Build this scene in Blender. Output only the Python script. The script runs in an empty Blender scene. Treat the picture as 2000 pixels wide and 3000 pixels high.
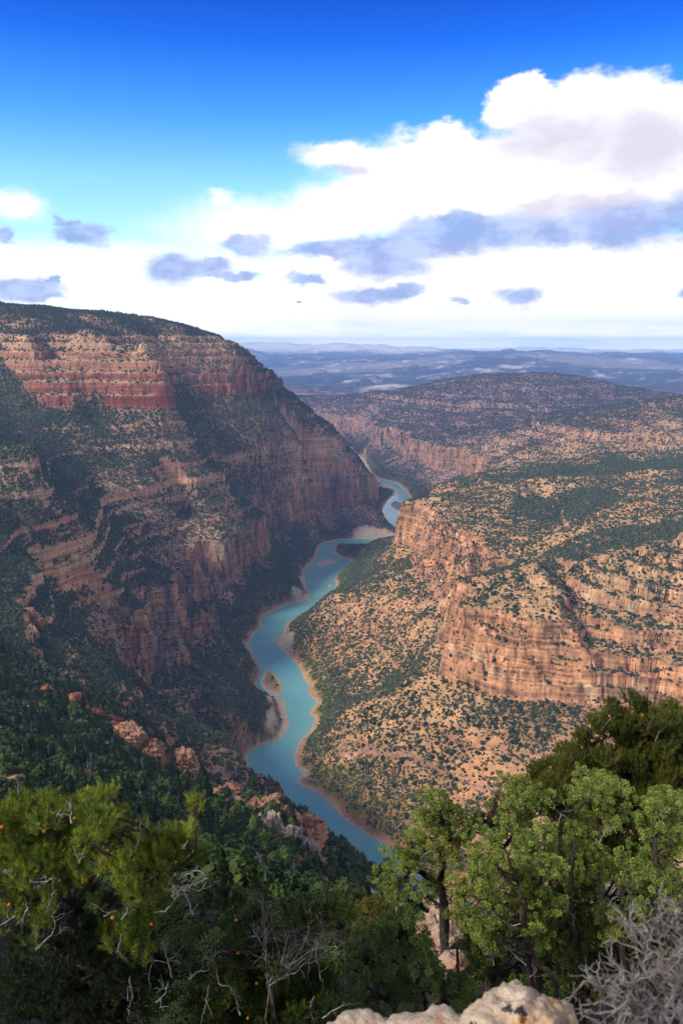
import bpy, bmesh, math, random
import numpy as np
from mathutils import Vector, Matrix

scene = bpy.context.scene
R = math.radians
FAST = False

# ------------------------------------------------------------------ camera
LENS, SENSOR = 28.0, 36.0
F = LENS / SENSOR * 2352.0          # focal length in units of the 1568x2352 view used for surveying
PITCH = R(11.9)
SP, CP = math.sin(PITCH), math.cos(PITCH)
cam_data = bpy.data.cameras.new("camera")
cam_data.sensor_fit = 'VERTICAL'
cam_data.sensor_height = SENSOR
cam_data.sensor_width = SENSOR * 2 / 3
cam_data.lens = LENS
cam_data.clip_start = 0.05
cam_data.clip_end = 400000.0
cam_data.dof.use_dof = True
cam_data.dof.focus_distance = 60.0
cam_data.dof.aperture_fstop = 6.0
cam = bpy.data.objects.new("camera", cam_data)
scene.collection.objects.link(cam)
cam.rotation_euler = (math.pi / 2 - PITCH, 0, 0)
scene.camera = cam

# ------------------------------------------------------------------ colour / exposure
scene.view_settings.view_transform = 'Standard'
scene.view_settings.look = 'None'
scene.view_settings.exposure = 1.22
scene.view_settings.gamma = 1.0
try:
    scene.cycles.use_denoising = True
    scene.cycles.max_bounces = 5
    scene.cycles.diffuse_bounces = 2
    scene.cycles.glossy_bounces = 2
    scene.cycles.transmission_bounces = 2
    scene.cycles.transparent_max_bounces = 8
    scene.cycles.volume_bounces = 1
    scene.cycles.caustics_reflective = False
    scene.cycles.caustics_refractive = False
except Exception:
    pass

# ------------------------------------------------------------------ node helpers
class NB:
    """small helper that turns expressions into shader nodes"""
    def __init__(s, tree):
        s.t = tree
    def new(s, typ, **kw):
        n = s.t.nodes.new(typ)
        for k, v in kw.items():
            setattr(n, k, v)
        return n
    def put(s, sock, val):
        if isinstance(val, bpy.types.NodeSocket):
            s.t.links.new(val, sock)
        else:
            sock.default_value = val
    def m(s, op, *a, clamp=False):
        n = s.new('ShaderNodeMath', operation=op)
        n.use_clamp = clamp
        for i, v in enumerate(a):
            s.put(n.inputs[i], v)
        return n.outputs[0]
    def vm(s, op, *a, out=0):
        n = s.new('ShaderNodeVectorMath', operation=op)
        for i, v in enumerate(a):
            s.put(n.inputs[i], v)
        return n.outputs[out]
    def sstep(s, x, lo, hi, a=0.0, b=1.0):
        n = s.new('ShaderNodeMapRange', interpolation_type='SMOOTHSTEP')
        for i, v in enumerate((x, lo, hi, a, b)):
            s.put(n.inputs[i], v)
        return n.outputs[0]
    def mix(s, f, a, b, blend='MIX'):
        n = s.new('ShaderNodeMix', data_type='RGBA', blend_type=blend)
        n.clamp_factor = True
        s.put(n.inputs[0], f); s.put(n.inputs[6], a); s.put(n.inputs[7], b)
        return n.outputs[2]
    def noise(s, vec, scale, detail=4.0, rough=0.55, dist=0.0, out=0):
        n = s.new('ShaderNodeTexNoise')
        s.put(n.inputs['Vector'], vec)
        n.inputs['Scale'].default_value = scale
        n.inputs['Detail'].default_value = detail
        n.inputs['Roughness'].default_value = rough
        n.inputs['Distortion'].default_value = dist
        return n.outputs[out]
    def ramp(s, f, stops, interp='LINEAR'):
        n = s.new('ShaderNodeValToRGB')
        cr = n.color_ramp
        cr.interpolation = interp
        while len(cr.elements) < len(stops):
            cr.elements.new(0.5)
        for e, (p, c) in zip(cr.elements, stops):
            e.position = p
            e.color = (*c, 1.0)
        s.put(n.inputs[0], f)
        return n.outputs[0]

def ray(u, v):
    """world direction (unnormalised, forward 1) of a surveyed sight line"""
    x, zc = (u - 784.0) / F, -(v - 1176.0) / F
    return x, CP + SP * zc, -SP + CP * zc

def azel(u, v):
    x, y, z = ray(u, v)
    return math.atan2(x, y), math.atan2(z, math.hypot(x, y))

# ------------------------------------------------------------------ sun and sky
SUN_EL, SUN_AZ = R(38), R(-118)      # azimuth measured from +Y towards +X : sun to the left, slightly behind
sun_data = bpy.data.lights.new("sun", 'SUN')
sun_data.energy = 2.05
sun_data.angle = R(12)
sun_data.color = (1.0, 0.92, 0.81)
sun = bpy.data.objects.new("sun", sun_data)
scene.collection.objects.link(sun)
sd = Vector((math.sin(SUN_AZ) * math.cos(SUN_EL), math.cos(SUN_AZ) * math.cos(SUN_EL), math.sin(SUN_EL)))
sun.rotation_euler = (-sd).to_track_quat('-Z', 'Y').to_euler()

world = bpy.data.worlds.new("World")
scene.world = world
world.use_nodes = True
nt = world.node_tree
nt.nodes.clear()
b = NB(nt)
STR = 0.055
tc = b.new('ShaderNodeTexCoord').outputs['Generated']
sep = b.new('ShaderNodeSeparateXYZ'); b.put(sep.inputs[0], tc)
az = b.m('ARCTAN2', sep.outputs[0], sep.outputs[1])
el = b.m('ARCSINE', sep.outputs[2])
p2 = b.new('ShaderNodeCombineXYZ'); b.put(p2.inputs[0], az); b.put(p2.inputs[1], el)
p2 = p2.outputs[0]
pn = b.vm('MULTIPLY', p2, (1.0, 1.7, 1.0))
n_big = b.noise(pn, 5.0, 8.0, 0.58)
n_fine = b.noise(pn, 17.0, 7.0, 0.6)
warp = b.vm('MULTIPLY', b.vm('SUBTRACT', b.noise(pn, 13.0, 8.0, 0.66, out=1), (0.5, 0.5, 0.5)), (0.085, 0.05, 0.0))
pw = b.vm('ADD', p2, warp)

def blobs(lst):
    out = None
    for (u, v, ru, rv) in lst:
        a, e = azel(u, v)
        sx, sy = F / ru * 1.03, F / rv * 0.97
        d = b.vm('LENGTH', b.vm('MULTIPLY_ADD', pw, (sx, sy, 0.0), (-a * sx, -e * sy, 0.0)), out=1)
        d = b.m('SUBTRACT', 1.0, d)
        out = d if out is None else b.m('SMOOTH_MAX', out, d, 0.25)
    return out

white = blobs([(1390, 320, 235, 120), (1195, 228, 82, 56), (1350, 255, 80, 62), (1530, 285, 135, 72), (1330, 420, 330, 130), (1010, 400, 330, 90),
               (790, 362, 150, 34), (1030, 345, 80, 65), (600, 520, 330, 85), (520, 450, 60, 30), (780, 480, 230, 60),
               (45, 463, 100, 42),])
dark = blobs([(760, 578, 130, 24), (900, 566, 190, 30), (1040, 540, 190, 42), (1180, 530, 200, 46), (1330, 535, 190, 40), (1460, 515, 190, 44), (1580, 505, 170, 44), (1050, 508, 120, 24), (880, 604, 120, 34),
              (845, 682, 105, 25), (910, 672, 60, 22), (700, 640, 55, 18), (405, 617, 72, 44), (470, 612, 60, 22), (540, 635, 66, 15), (570, 560, 70, 26),
              (188, 537, 62, 26), (40, 662, 90, 25), (100, 680, 50, 9), (8, 528, 30, 12), (1195, 684, 50, 25), (1055, 686, 26, 8),
              (112, 648, 14, 9), (1575, 675, 30, 9), (690, 697, 15, 6), (160, 505, 25, 9)])
fb = b.m('SUBTRACT', b.m('ADD', b.m('MULTIPLY', n_big, 0.6), b.m('MULTIPLY', n_fine, 0.5)), 0.55)
e500 = azel(784, 500)[1]; e590 = azel(784, 590)[1]
sheet = b.sstep(el, e590 - 0.004, e500 + 0.012, 0.55, -0.9)
# broken cloud overhead and behind the viewer
over = b.m('SUBTRACT', b.m('MULTIPLY', b.noise(tc, 2.2, 6.0, 0.6), 2.6), 1.15)
overm = b.m('MAXIMUM', b.sstep(el, R(26), R(40)), b.sstep(b.m('ABSOLUTE', az), R(34), R(55)))
over = b.m('SUBTRACT', over, b.m('MULTIPLY', b.m('SUBTRACT', 1.0, overm), 3.0))
wfield = b.m('MAXIMUM', b.m('MAXIMUM', white, sheet), over)
wmask = b.sstep(b.m('ADD', wfield, b.m('MULTIPLY', fb, 0.95)), 0.0, b.sstep(az, -0.12, 0.12, 0.85, 0.26))
dmask = b.sstep(b.m('ADD', dark, b.m('MULTIPLY', fb, 1.0)), -0.16, 0.48)
# clear sky: Nishita, deepened with height as through a polariser
sky = b.new('ShaderNodeTexSky')
sky.sky_type = 'NISHITA'
sky.sun_disc = False
sky.sun_elevation = SUN_EL
sky.sun_rotation = SUN_AZ
sky.altitude = 2200
sky.air_density = 1.3
sky.dust_density = 0.6
hs = b.new('ShaderNodeHueSaturation'); hs.inputs['Saturation'].default_value = 1.25; b.put(hs.inputs['Color'], sky.outputs[0])
grade = b.ramp(b.m('DIVIDE', el, R(24)), [(0.0, (2.3, 2.3, 2.2)), (0.30, (1.6, 1.8, 1.8)), (0.44, (1.35, 1.75, 1.75)),
                                          (0.60, (0.50, 1.2, 1.8)), (0.78, (0.06, 0.60, 1.8)), (1.0, (0.015, 0.16, 1.05))])
clear = b.mix(1.0, hs.outputs[0], grade, 'MULTIPLY')
# cumulus shading: bright rims, lilac-grey hearts
heart = b.sstep(b.m('ADD', blobs([(1290, 320, 190, 70), (1480, 330, 160, 80), (1240, 470, 90, 30), (1380, 470, 200, 30), (790, 395, 60, 18)]),
                    b.m('MULTIPLY', fb, 2.0)), -0.25, 0.85)
cwhite = b.mix(b.m('MULTIPLY', heart, 0.75), (9.6, 9.5, 9.5, 1), (5.3, 4.9, 6.2, 1))
lowblue = b.m('MULTIPLY', b.sstep(el, R(0.1), R(2.3), 1.0, 0.0), b.sstep(b.noise(b.vm('MULTIPLY', p2, (3.0, 30.0, 1.0)), 2.0, 4.0), 0.40, 0.66, 0.2, 0.9))
cwhite = b.mix(lowblue, cwhite, (5.6, 7.2, 8.6, 1))
cwhite = b.mix(1.0, cwhite, b.mix(b.sstep(el, R(-0.6), R(1.6)), (2.3, 2.2, 2.1, 1), (1.0, 1.0, 1.0, 1)), 'MULTIPLY')
greyer = b.m('MULTIPLY', overm, b.sstep(n_big, 0.35, 0.62))
cwhite = b.mix(greyer, cwhite, (5.6, 5.6, 5.9, 1))
col = b.mix(wmask, clear, cwhite)
dcol = b.mix(b.sstep(n_fine, 0.38, 0.62), (2.4, 3.3, 6.4, 1), (4.4, 5.3, 8.2, 1))
col = b.mix(b.m('MULTIPLY', dmask, 0.9), col, dcol)
bg = b.new('ShaderNodeBackground')
b.put(bg.inputs[0], col)
bg.inputs[1].default_value = STR
wo = b.new('ShaderNodeOutputWorld')
nt.links.new(bg.outputs[0], wo.inputs[0])
try:
    world.cycles.sampling_method = 'MANUAL'
    world.cycles.sample_map_resolution = 512
except Exception:
    pass

# ------------------------------------------------------------------ numeric noise
_rng = np.random.RandomState(7)
_perm = _rng.permutation(4096).astype(np.int32)
_ang = _rng.rand(4096) * 2 * np.pi
_gx, _gy = np.cos(_ang).astype(np.float32), np.sin(_ang).astype(np.float32)

def perlin(x, y, seed=0):
    xi = np.floor(x).astype(np.int32); yi = np.floor(y).astype(np.int32)
    fx = (x - xi).astype(np.float32); fy = (y - yi).astype(np.float32)
    ux = fx * fx * fx * (fx * (fx * 6 - 15) + 10); uy = fy * fy * fy * (fy * (fy * 6 - 15) + 10)
    def g(ix, iy, dx, dy):
        h = _perm[(_perm[(ix + seed * 131) & 4095] + iy) & 4095]
        return _gx[h] * dx + _gy[h] * dy
    a = g(xi, yi, fx, fy); bb = g(xi + 1, yi, fx - 1, fy)
    c = g(xi, yi + 1, fx, fy - 1); d = g(xi + 1, yi + 1, fx - 1, fy - 1)
    return ((a + ux * (bb - a)) + uy * ((c + ux * (d - c)) - (a + ux * (bb - a)))) * 1.5

def fbm(x, y, oct=4, seed=0, gain=0.5, lac=2.03):
    out = 0; amp = 1.0; s = 0
    for i in range(oct):
        out = out + amp * perlin(x, y, seed + i); s += amp
        x = x * lac; y = y * lac; amp *= gain
    return out / s

def ridged(x, y, oct=4, seed=0, gain=0.5, lac=2.03):
    out = 0; amp = 1.0; s = 0
    for i in range(oct):
        n = 1 - np.abs(perlin(x, y, seed + i)) * 1.6
        out = out + amp * n; s += amp
        x = x * lac; y = y * lac; amp *= gain
    return out / s - 0.5

def sst(x, lo, hi):
    t = np.clip((x - lo) / (hi - lo), 0, 1)
    return t * t * (3 - 2 * t)

# ------------------------------------------------------------------ survey of the canyon
RIVER_Z = -700.0
def at_z(u, v, z):
    x, y, zz = ray(u, v); k = z / zz
    return (x * k, y * k, z)
def at_y(u, v, yy):
    x, y, zz = ray(u, v); k = yy / y
    return (x * k, yy, zz * k)
def sv(u, v, w):
    return at_y(u, v, w) if w >= 8 and w > 200 or w in (45, 90, 150) else at_z(u, v, w)

A = lambda cx, cy: (470.4 + cx * .35, 1215.2 + cy * .35)      # two survey sheets of the river
B = lambda cx, cy: (470.4 + cx * .35, 705.6 + cy * .35)
left_bank = [A(*p) for p in [(1165, 2290), (1070, 2220), (970, 2130), (880, 2040), (780, 1975), (650, 1900), (590, 1860), (530, 1820), (470, 1780),
    (400, 1725), (345, 1680), (320, 1640), (300, 1600), (282, 1550), (275, 1510), (282, 1480), (310, 1445), (350, 1425), (410, 1408), (480, 1388),
    (520, 1350), (548, 1300), (556, 1270), (540, 1235), (530, 1190), (522, 1130), (505, 1108), (470, 1096), (430, 1090), (380, 1070), (348, 1045), (340, 1005),
    (362, 965), (370, 930), (362, 905), (345, 880), (330, 850), (310, 810), (277, 765), (300, 738), (310, 700), (342, 672), (375, 640), (365, 610), (385, 572), (430, 545),
    (475, 525), (520, 500), (580, 490), (640, 480), (680, 460), (690, 430), (670, 400), (660, 360), (655, 330), (652, 275), (690, 235), (728, 190), (735, 160),
    (742, 128), (765, 105), (800, 86), (880, 72), (1000, 66), (1100, 63), (1235, 58)]]
left_bank += [B(*p) for p in [(1330, 1512), (1340, 1490), (1290, 1462), (1240, 1440), (1200, 1432), (1172, 1410), (1162, 1370), (1160, 1345), (1175, 1300), (1205, 1260),
    (1238, 1235), (1250, 1205), (1215, 1172), (1150, 1160), (1115, 1135), (1080, 1105), (1040, 1060), (1010, 1012), (994, 980)]]
right_bank = [A(*p) for p in [(1330, 2230), (1240, 2100), (1180, 2060), (1080, 2020), (1000, 1962), (930, 1910), (890, 1880), (850, 1830), (800, 1780), (740, 1730),
    (660, 1700), (620, 1680), (600, 1640), (645, 1612), (640, 1588), (600, 1572), (594, 1540), (590, 1505), (580, 1490), (600, 1460), (612, 1420), (630, 1380), (690, 1330),
    (715, 1270), (720, 1240), (692, 1215), (690, 1190), (720, 1165), (738, 1138), (700, 1100), (672, 1060), (690, 1030), (655, 990), (632, 940), (610, 900), (575, 855),
    (540, 832), (500, 790), (466, 740), (457, 710), (490, 700), (522, 694), (517, 660), (540, 612), (580, 590), (650, 566), (692, 540), (728, 512), (780, 480),
    (802, 450), (812, 420), (850, 392), (864, 360), (846, 320), (880, 290), (930, 252), (966, 225), (940, 200), (880, 180), (838, 155), (845, 115), (870, 100),
    (930, 98), (1160, 98)]]
right_bank += [B(*p) for p in [(1260, 1556), (1390, 1545), (1440, 1500), (1400, 1440), (1330, 1400), (1290, 1370), (1285, 1338), (1240, 1318), (1218, 1295), (1240, 1270), (1300, 1288), (1325, 1280), (1345, 1250),
    (1320, 1208), (1280, 1172), (1240, 1150), (1180, 1138), (1130, 1118), (1085, 1088), (1062, 1050), (1045, 1012), (1012, 975)]]
LB = [at_z(u, v, RIVER_Z)[:2] for u, v in left_bank]
RB = [at_z(u, v, RIVER_Z)[:2] for u, v in right_bank]
near_l = [(480, 650), (330, 700), (190, 770), (118, 850)]
near_r = [(500, 735), (370, 770), (260, 830), (170, 890)]
far_l = [(40, 5260), (-150, 5360), (-600, 5500)]
far_r = [(70, 5420), (-150, 5540), (-600, 5680)]
LB = near_l + LB + far_l
RB = near_r + RB + far_r
poly = np.array(LB + RB[::-1], dtype=np.float64)
isl = [[A(*p) for p in [(405, 915), (432, 930), (455, 952), (490, 990), (512, 1020), (505, 1055), (484, 1090), (435, 1074), (385, 1046), (366, 1005), (388, 962)]],
       [A(*p) for p in [(720, 238), (760, 206), (800, 195), (858, 208), (850, 225), (810, 238), (760, 244)]],
       [A(*p) for p in [(800, 372), (820, 359), (838, 374), (818, 388)]]]
islands = [np.array([at_z(u, v, RIVER_Z)[:2] for u, v in q]) for q in isl]

# signed distance to the water's edge on a plan raster (negative in the water)
SX0, SX1, SY0, SY1, SD = -620., 760., 600., 7100., 4.0
_nx, _ny = int((SX1 - SX0) / SD) + 1, int((SY1 - SY0) / SD) + 1
_X, _Y = np.meshgrid(SX0 + np.arange(_nx) * SD, SY0 + np.arange(_ny) * SD)
_X = _X.astype(np.float32); _Y = _Y.astype(np.float32)
_d2 = np.full(_X.shape, 1e12, np.float32); _in = np.zeros(_X.shape, bool)
def add_poly(pl):
    global _d2, _in
    n = len(pl)
    for i in range(n):
        ax, ay = pl[i]; bx, by = pl[(i + 1) % n]
        if bx == ax and by == ay: continue
        M_ = 260.0
        i0 = max(0, int((min(ay, by) - M_ - SY0) / SD)); i1 = min(_ny, int((max(ay, by) + M_ - SY0) / SD) + 1)
        j0 = max(0, int((min(ax, bx) - M_ - SX0) / SD)); j1 = min(_nx, int((max(ax, bx) + M_ - SX0) / SD) + 1)
        if i1 > i0 and j1 > j0:
            X = _X[i0:i1, j0:j1] - ax; Y = _Y[i0:i1, j0:j1] - ay
            ex, ey = bx - ax, by - ay
            t = np.clip((X * ex + Y * ey) / (ex * ex + ey * ey), 0, 1)
            dd = (X - t * ex) ** 2 + (Y - t * ey) ** 2
            _d2[i0:i1, j0:j1] = np.minimum(_d2[i0:i1, j0:j1], dd)
        i0 = max(0, int(math.ceil((min(ay, by) - SY0) / SD))); i1 = min(_ny, int(math.ceil((max(ay, by) - SY0) / SD)))
        if i1 > i0:
            yy = _Y[i0:i1, :1]
            xc = ax + (yy - ay) / (by - ay) * (bx - ax)
            _in[i0:i1] ^= (_X[i0:i1] < xc)
add_poly(poly)
for q in islands: add_poly(q)
_sdf = np.sqrt(np.minimum(_d2, 260.0 ** 2)); _sdf[_in] *= -1

def bil(G, x, y, x0, y0, d, out):
    fx = (x - x0) / d; fy = (y - y0) / d
    ok = (fx >= 0) & (fy >= 0) & (fx < G.shape[1] - 1) & (fy < G.shape[0] - 1)
    fx = np.where(ok, fx, 0); fy = np.where(ok, fy, 0)
    i = fx.astype(np.int32); j = fy.astype(np.int32); fx = fx - i; fy = fy - j
    r = (G[j, i] * (1 - fx) + G[j, i + 1] * fx) * (1 - fy) + (G[j + 1, i] * (1 - fx) + G[j + 1, i + 1] * fx) * fy
    return np.where(ok, r, out)
def river_sd(x, y):
    return bil(_sdf, x, y, SX0, SY0, SD, 260.0)

# ------------------------------------------------------------------ strata: hard beds stand steep, soft beds lie back
BEDS = [(-760, -697, 1.0), (-697, -690, 3.0), (-690, -664, 0.9), (-664, -659, 3.0), (-659, -612, 0.85), (-612, -498, 7.0),
        (-498, -476, 0.5), (-476, -466, 5.0), (-466, -440, 0.6), (-440, -432, 5.0), (-432, -405, 0.6), (-405, -396, 5.0), (-396, -384, 0.6), (-384, -362, 6.0), (-362, -330, 0.6), (-330, -322, 4.0),
        (-322, -275, 0.7), (-275, -266, 5.0), (-266, -222, 0.7), (-222, -216, 4.0), (-216, -170, 0.7), (-170, -138, 6.0), (-138, -130, 0.5), (-130, -104, 6.0), (-104, -94, 0.5), (-94, -78, 5.0), (-78, -68, 0.5),
        (-68, -48, 5.0), (-48, -38, 0.5), (-38, -22, 5.0), (-22, -12, 0.5), (-12, 2, 5.0), (2, 12, 0.6), (12, 26, 4.0), (26, 400, 0.8)]
_zb = np.array([BEDS[0][0]] + [q[1] for q in BEDS], float)
_bb = np.concatenate([[0], np.cumsum([(q[1] - q[0]) / q[2] for q in BEDS])])
_bb = _bb * ((400 + 760) / _bb[-1]) - 760
def z2b(z): return np.interp(z, _zb, _bb)
def b2z(bv): return np.interp(bv, _bb, _zb)
_ryc = np.array([600, 900, 1000, 1300, 1700, 2100, 2500, 2800, 3200, 3700, 5000, 7000.])
_rxc = np.array([400, 120, 20, -90, -170, -110, -60, 120, 260, 300, 120, 60.])
def dip(x, y):
    """bed offset: the right-hand wall stands about 80 m higher in the section"""
    rx = np.interp(y, _ryc, _rxc)
    return 84.0 * sst(x - rx, -20, 120) * (1 - sst(y, 2500, 3100)) * sst(y, 700, 900)

PTS = []
def S(*rows):
    """survey rows (u, v, w): w<=150 is an elevation, larger is a distance north"""
    for u, v, w in rows:
        PTS.append(at_y(u, v, w) if w > 250 else at_z(u, v, w))
def Wd(*rows): PTS.extend(rows)
for q in (LB, RB):
    prev = None
    for (x, y) in q:
        if prev is not None:
            n = max(1, int(math.hypot(x - prev[0], y - prev[1]) / (0.03 * y)))
            for k in range(n):
                t = k / n
                PTS.append((prev[0] + (x - prev[0]) * t, prev[1] + (y - prev[1]) * t, -698.0))
        prev = (x, y)
# left wall: foot of the lower cliff
S((300, 1530, -575), (340, 1510, -580), (385, 1470, -595), (430, 1430, -605), (520, 1350, -608), (590, 1300, -605), (640, 1262, 2440), (700, 1170, 2960), (760, 1165, 3010), (830, 1145, 3080), (872, 1168, 3050))
# skyline rib
S((500, 782, 3000), (530, 797, 3080), (560, 812, 3150), (600, 850, 3210), (640, 885, 3240), (700, 937, 3250), (760, 992, 3230), (820, 1062, 3180), (850, 1105, 3150), (872, 1145, 3110), (884, 1185, 3070))
# the rib with the big red cliff
S((196, 763, 2330), (336, 841, 2270), (372, 883, 2250), (381, 918, 2230), (420, 985, 2240), (476, 1072, 2250), (515, 1114, 2240), (542, 1168, 2220), (560, 1210, 2190), (585, 1275, 2145))
# ravine to its right
S((260, 800, 2520), (345, 852, 2560), (385, 902, 2570), (430, 962, 2570), (490, 1052, 2560), (530, 1112, 2545), (580, 1202, 2510), (605, 1235, 2480))
# red rib before the skyline
S((360, 770, 2800), (500, 795, 2920), (545, 845, 2890), (586, 902, 2860), (440, 893, 2720), (640, 962, 2900), (690, 1040, 2900), (705, 1090, 2890), (830, 1082, 3120))
S((610, 880, 3010), (650, 930, 3060), (720, 1010, 3040), (780, 1080, 3040))
# cliff face left of the red rib
S((70, 775, 2330), (70, 840, 2270), (70, 918, 2222), (224, 918, 2225), (0, 790, 2400), (0, 930, 2260), (130, 850, 2260), (224, 850, 2260), (110, 830, 2330))
# rim
S((0, 709, 2600), (75, 715, 2650), (150, 724, 2700), (225, 738, 2720), (300, 743, 2750), (360, 746, 2800), (400, 749, 2850), (450, 763, 2950))
Wd((-1300, 3600, 60), (-900, 3600, 40), (-500, 3700, -20), (-300, 4000, -200), (-100, 4000, -560), (0, 3700, -640), (-1500, 4800, 40), (-700, 5000, -250), (-200, 4600, -560), (-1900, 3000, 150), (-1700, 2400, 120), (-1200, 6500, -300), (-2800, 5000, 50), (-3500, 7500, -200))
S((640, 885, 5400), (680, 905, 5500), (720, 940, 5450), (745, 968, 5300), (775, 1000, 5100))
# hanging ravine between the two left ribs
S((0, 999, 1720), (70, 1034, 1760), (122, 1086, 1800), (196, 1114, 1840), (224, 1163, 1850), (280, 1212, 1865), (315, 1261, 1870), (380, 1325, 1865), (430, 1360, 1850), (475, 1382, 1850))
S((300, 1030, 2120), (400, 1130, 2120), (430, 1200, 2050), (500, 1260, 2020), (330, 1120, 2030), (402, 1275, 1960), (470, 1290, 1990), (530, 1320, 1990))
# second left rib
S((0, 1062, 1450), (84, 1072, 1470), (101, 1121, 1480), (133, 1156, 1490), (185, 1212, 1510), (224, 1261, 1540), (262, 1296, 1560), (252, 1290, 1555), (280, 1341, 1560), (315, 1394, 1540), (336, 1429, 1520), (332, 1480, 1440))
S((0, 1120, 1420), (52, 1226, 1380), (0, 1160, 1390), (87, 1296, 1370), (140, 1370, 1370), (196, 1478, 1320), (245, 1530, 1260), (304, 1572, 1180), (130, 1260, 1420), (180, 1350, 1430), (240, 1420, 1440), (270, 1490, 1400))
# first left rib
S((0, 1341, 1150), (88, 1327, 1250), (100, 1370, 1210), (147, 1422, 1180), (115, 1481, 1000), (168, 1506, 1000), (245, 1558, 980), (287, 1590, 960), (300, 1640, 930), (310, 1660, 900), (60, 1420, 1060), (0, 1430, 1000))
# near slope with red outcrop
S((0, 1560, 660), (105, 1606, 660), (170, 1620, 670), (238, 1650, 660), (250, 1692, 630), (290, 1700, 640), (340, 1720, 640), (399, 1779, 620), (150, 1690, 610), (60, 1640, 600), (0, 1560, 700), (180, 1574, 860), (60, 1545, 860), (250, 1640, 800), (330, 1690, 790))
S((0, 1750, 350), (150, 1800, 330), (300, 1835, 380), (400, 1840, 460), (450, 1850, 520), (0, 1900, 255), (500, 1830, 560))
S((560, 1832, 470), (600, 1850, 460), (645, 1880, 430), (675, 1930, 390), (700, 2000, 330), (740, 2040, 330), (800, 2055, 380), (860, 2062, 440), (545, 1880, 400), (600, 1960, 330), (480, 1900, 370), (640, 2050, 255))
# lower left slopes to the water
S((450, 1700, 1050), (350, 1600, 1080), (400, 1640, 1050), (500, 1600, -628), (560, 1650, 1280), (470, 1850, 800), (570, 1790, 920), (640, 1850, 890), (420, 1500, 1480), (500, 1450, 1640), (400, 1780, 850), (700, 1920, 830))
Wd((-1000, 1500, -130), (-1350, 2200, 50), (-800, 800, -160), (-500, 450, -120), (-250, 180, -60), (-60, 100, -70), (-35, 200, -150), (0, 200, -160), (-12, 45, -40), (-40, 45, -32), (10, 45, -42), (-80, 200, -140))
Wd((-1.8, 3, -5.4), (1.8, 3, -5.6), (-5, 8, -8.5), (5, 8, -9), (-6, 10, -9.5), (-14, 25, -19), (14, 25, -24), (-26, 45, -30), (-60, 100, -64), (60, 100, -100), (-210, 350, -190), (-420, 700, -240), (210, 350, -380))
Wd((0, 25, -23), (-10, 25, -20), (12, 25, -24), (0, 10, -10.5), (-4, 10, -9.5), (5, 10, -10.5), (0, 4, -6.0), (2, 4, -6.0), (-2, 4, -5.6), (30, 45, -44), (60, 120, -120), (120, 300, -330), (220, 480, -560), (30, 250, -230), (60, 420, -420), (300, 560, -640), (500, 560, -600), (90, 700, -640))
# right side: foot of the cliffs
S((894, 1335, -545), (890, 1288, 2085), (943, 1376, -540), (967, 1425, -535), (995, 1474, -530), (1015, 1540, -522), (1060, 1560, -521), (1100, 1572, -520), (1160, 1588, -520), (1220, 1597, -520), (1290, 1602, -520), (1400, 1605, -518), (1568, 1622, -516))
S((960, 1420, 1500), (925, 1482, -585), (900, 1430, -585), (974, 1530, -560), (940, 1540, -600))
# right: brink of the cliffs and benches above
S((940, 1150, 2130), (920, 1182, 2110), (905, 1222, 2095), (1000, 1290, 1780), (960, 1262, 1900), (1040, 1335, 1640), (1010, 1345, 1600))
S((1060, 1392, 1250), (1100, 1400, 1225), (1150, 1410, 1200), (1200, 1424, 1175), (1255, 1442, 1158), (1300, 1440, 1165), (1300, 1520, 1132), (1400, 1405, 1215), (1400, 1500, 1150), (1500, 1415, 1200), (1500, 1520, 1130), (1568, 1420, 1190), (1568, 1530, 1115))
S((1130, 1350, 1314), (1180, 1330, 1325), (1250, 1310, 1336), (1400, 1270, 1360), (1568, 1236, 1380))
# right ravine
S((1568, 1207, 1530), (1440, 1232, 1530), (1333, 1254, 1530), (1250, 1278, 1528), (1176, 1301, 1525), (1130, 1318, 1518), (1090, 1335, 1510), (1030, 1372, 1514))
# north plateau
S((1100, 1200, 1873), (1290, 1140, 2023), (1500, 1150, 1788), (1017, 1109, 2349), (1100, 1092, 2430), (1181, 1075, 2508), (1350, 1050, 2614), (1568, 1033, 2646), (1000, 1180, 2000), (1050, 1230, 1780), (1200, 1220, 1720), (1400, 1190, 1680))
Wd((450, 3000, -580), (700, 3000, -540), (1300, 3000, -440), (330, 2700, -570), (300, 2500, -560))
# middle ridge behind it and its river cliffs
S((1568, 912, 3700), (1530, 916, 3750), (1400, 945, 3750), (1250, 975, 3700), (1140, 1000, 3700), (1300, 1020, 3300), (1500, 980, 3350), (1180, 1045, 3350))
S((1060, 1095, 3750), (960, 1060, 4200), (900, 1035, 4700), (830, 1022, 5200), (1098, 1038, 3800), (1040, 1010, 4000), (960, 1000, 4300), (900, 990, 4700), (850, 985, 5000), (800, 985, 5400))
S((1130, 1085, 3550), (1000, 1120, 3750))
# dome
S((740, 935, 6000), (820, 925, 5900), (900, 905, 5800), (1000, 880, 5700), (1080, 864, 5650), (1180, 861, 5600), (1260, 857, 5600), (1330, 868, 5500), (1430, 895, 5350), (1530, 917, 5200), (1650, 945, 5100), (1000, 950, 5000), (1200, 938, 4900), (1100, 980, 4400), (1350, 935, 4700), (880, 950, 5300))
Wd((400, 8000, -600), (1000, 7800, -590), (1900, 7800, -600), (3000, 7000, -600), (2400, 4500, -330), (2000, 3500, -300), (1600, 2500, -310), (1300, 1700, -290), (1000, 1300, -300), (900, 1050, -420), (900, 800, -440), (700, 700, -560))
PTS = np.array(PTS)
_c = np.stack([PTS[:, 0] / PTS[:, 1], np.log(PTS[:, 1])], 1)
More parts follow.
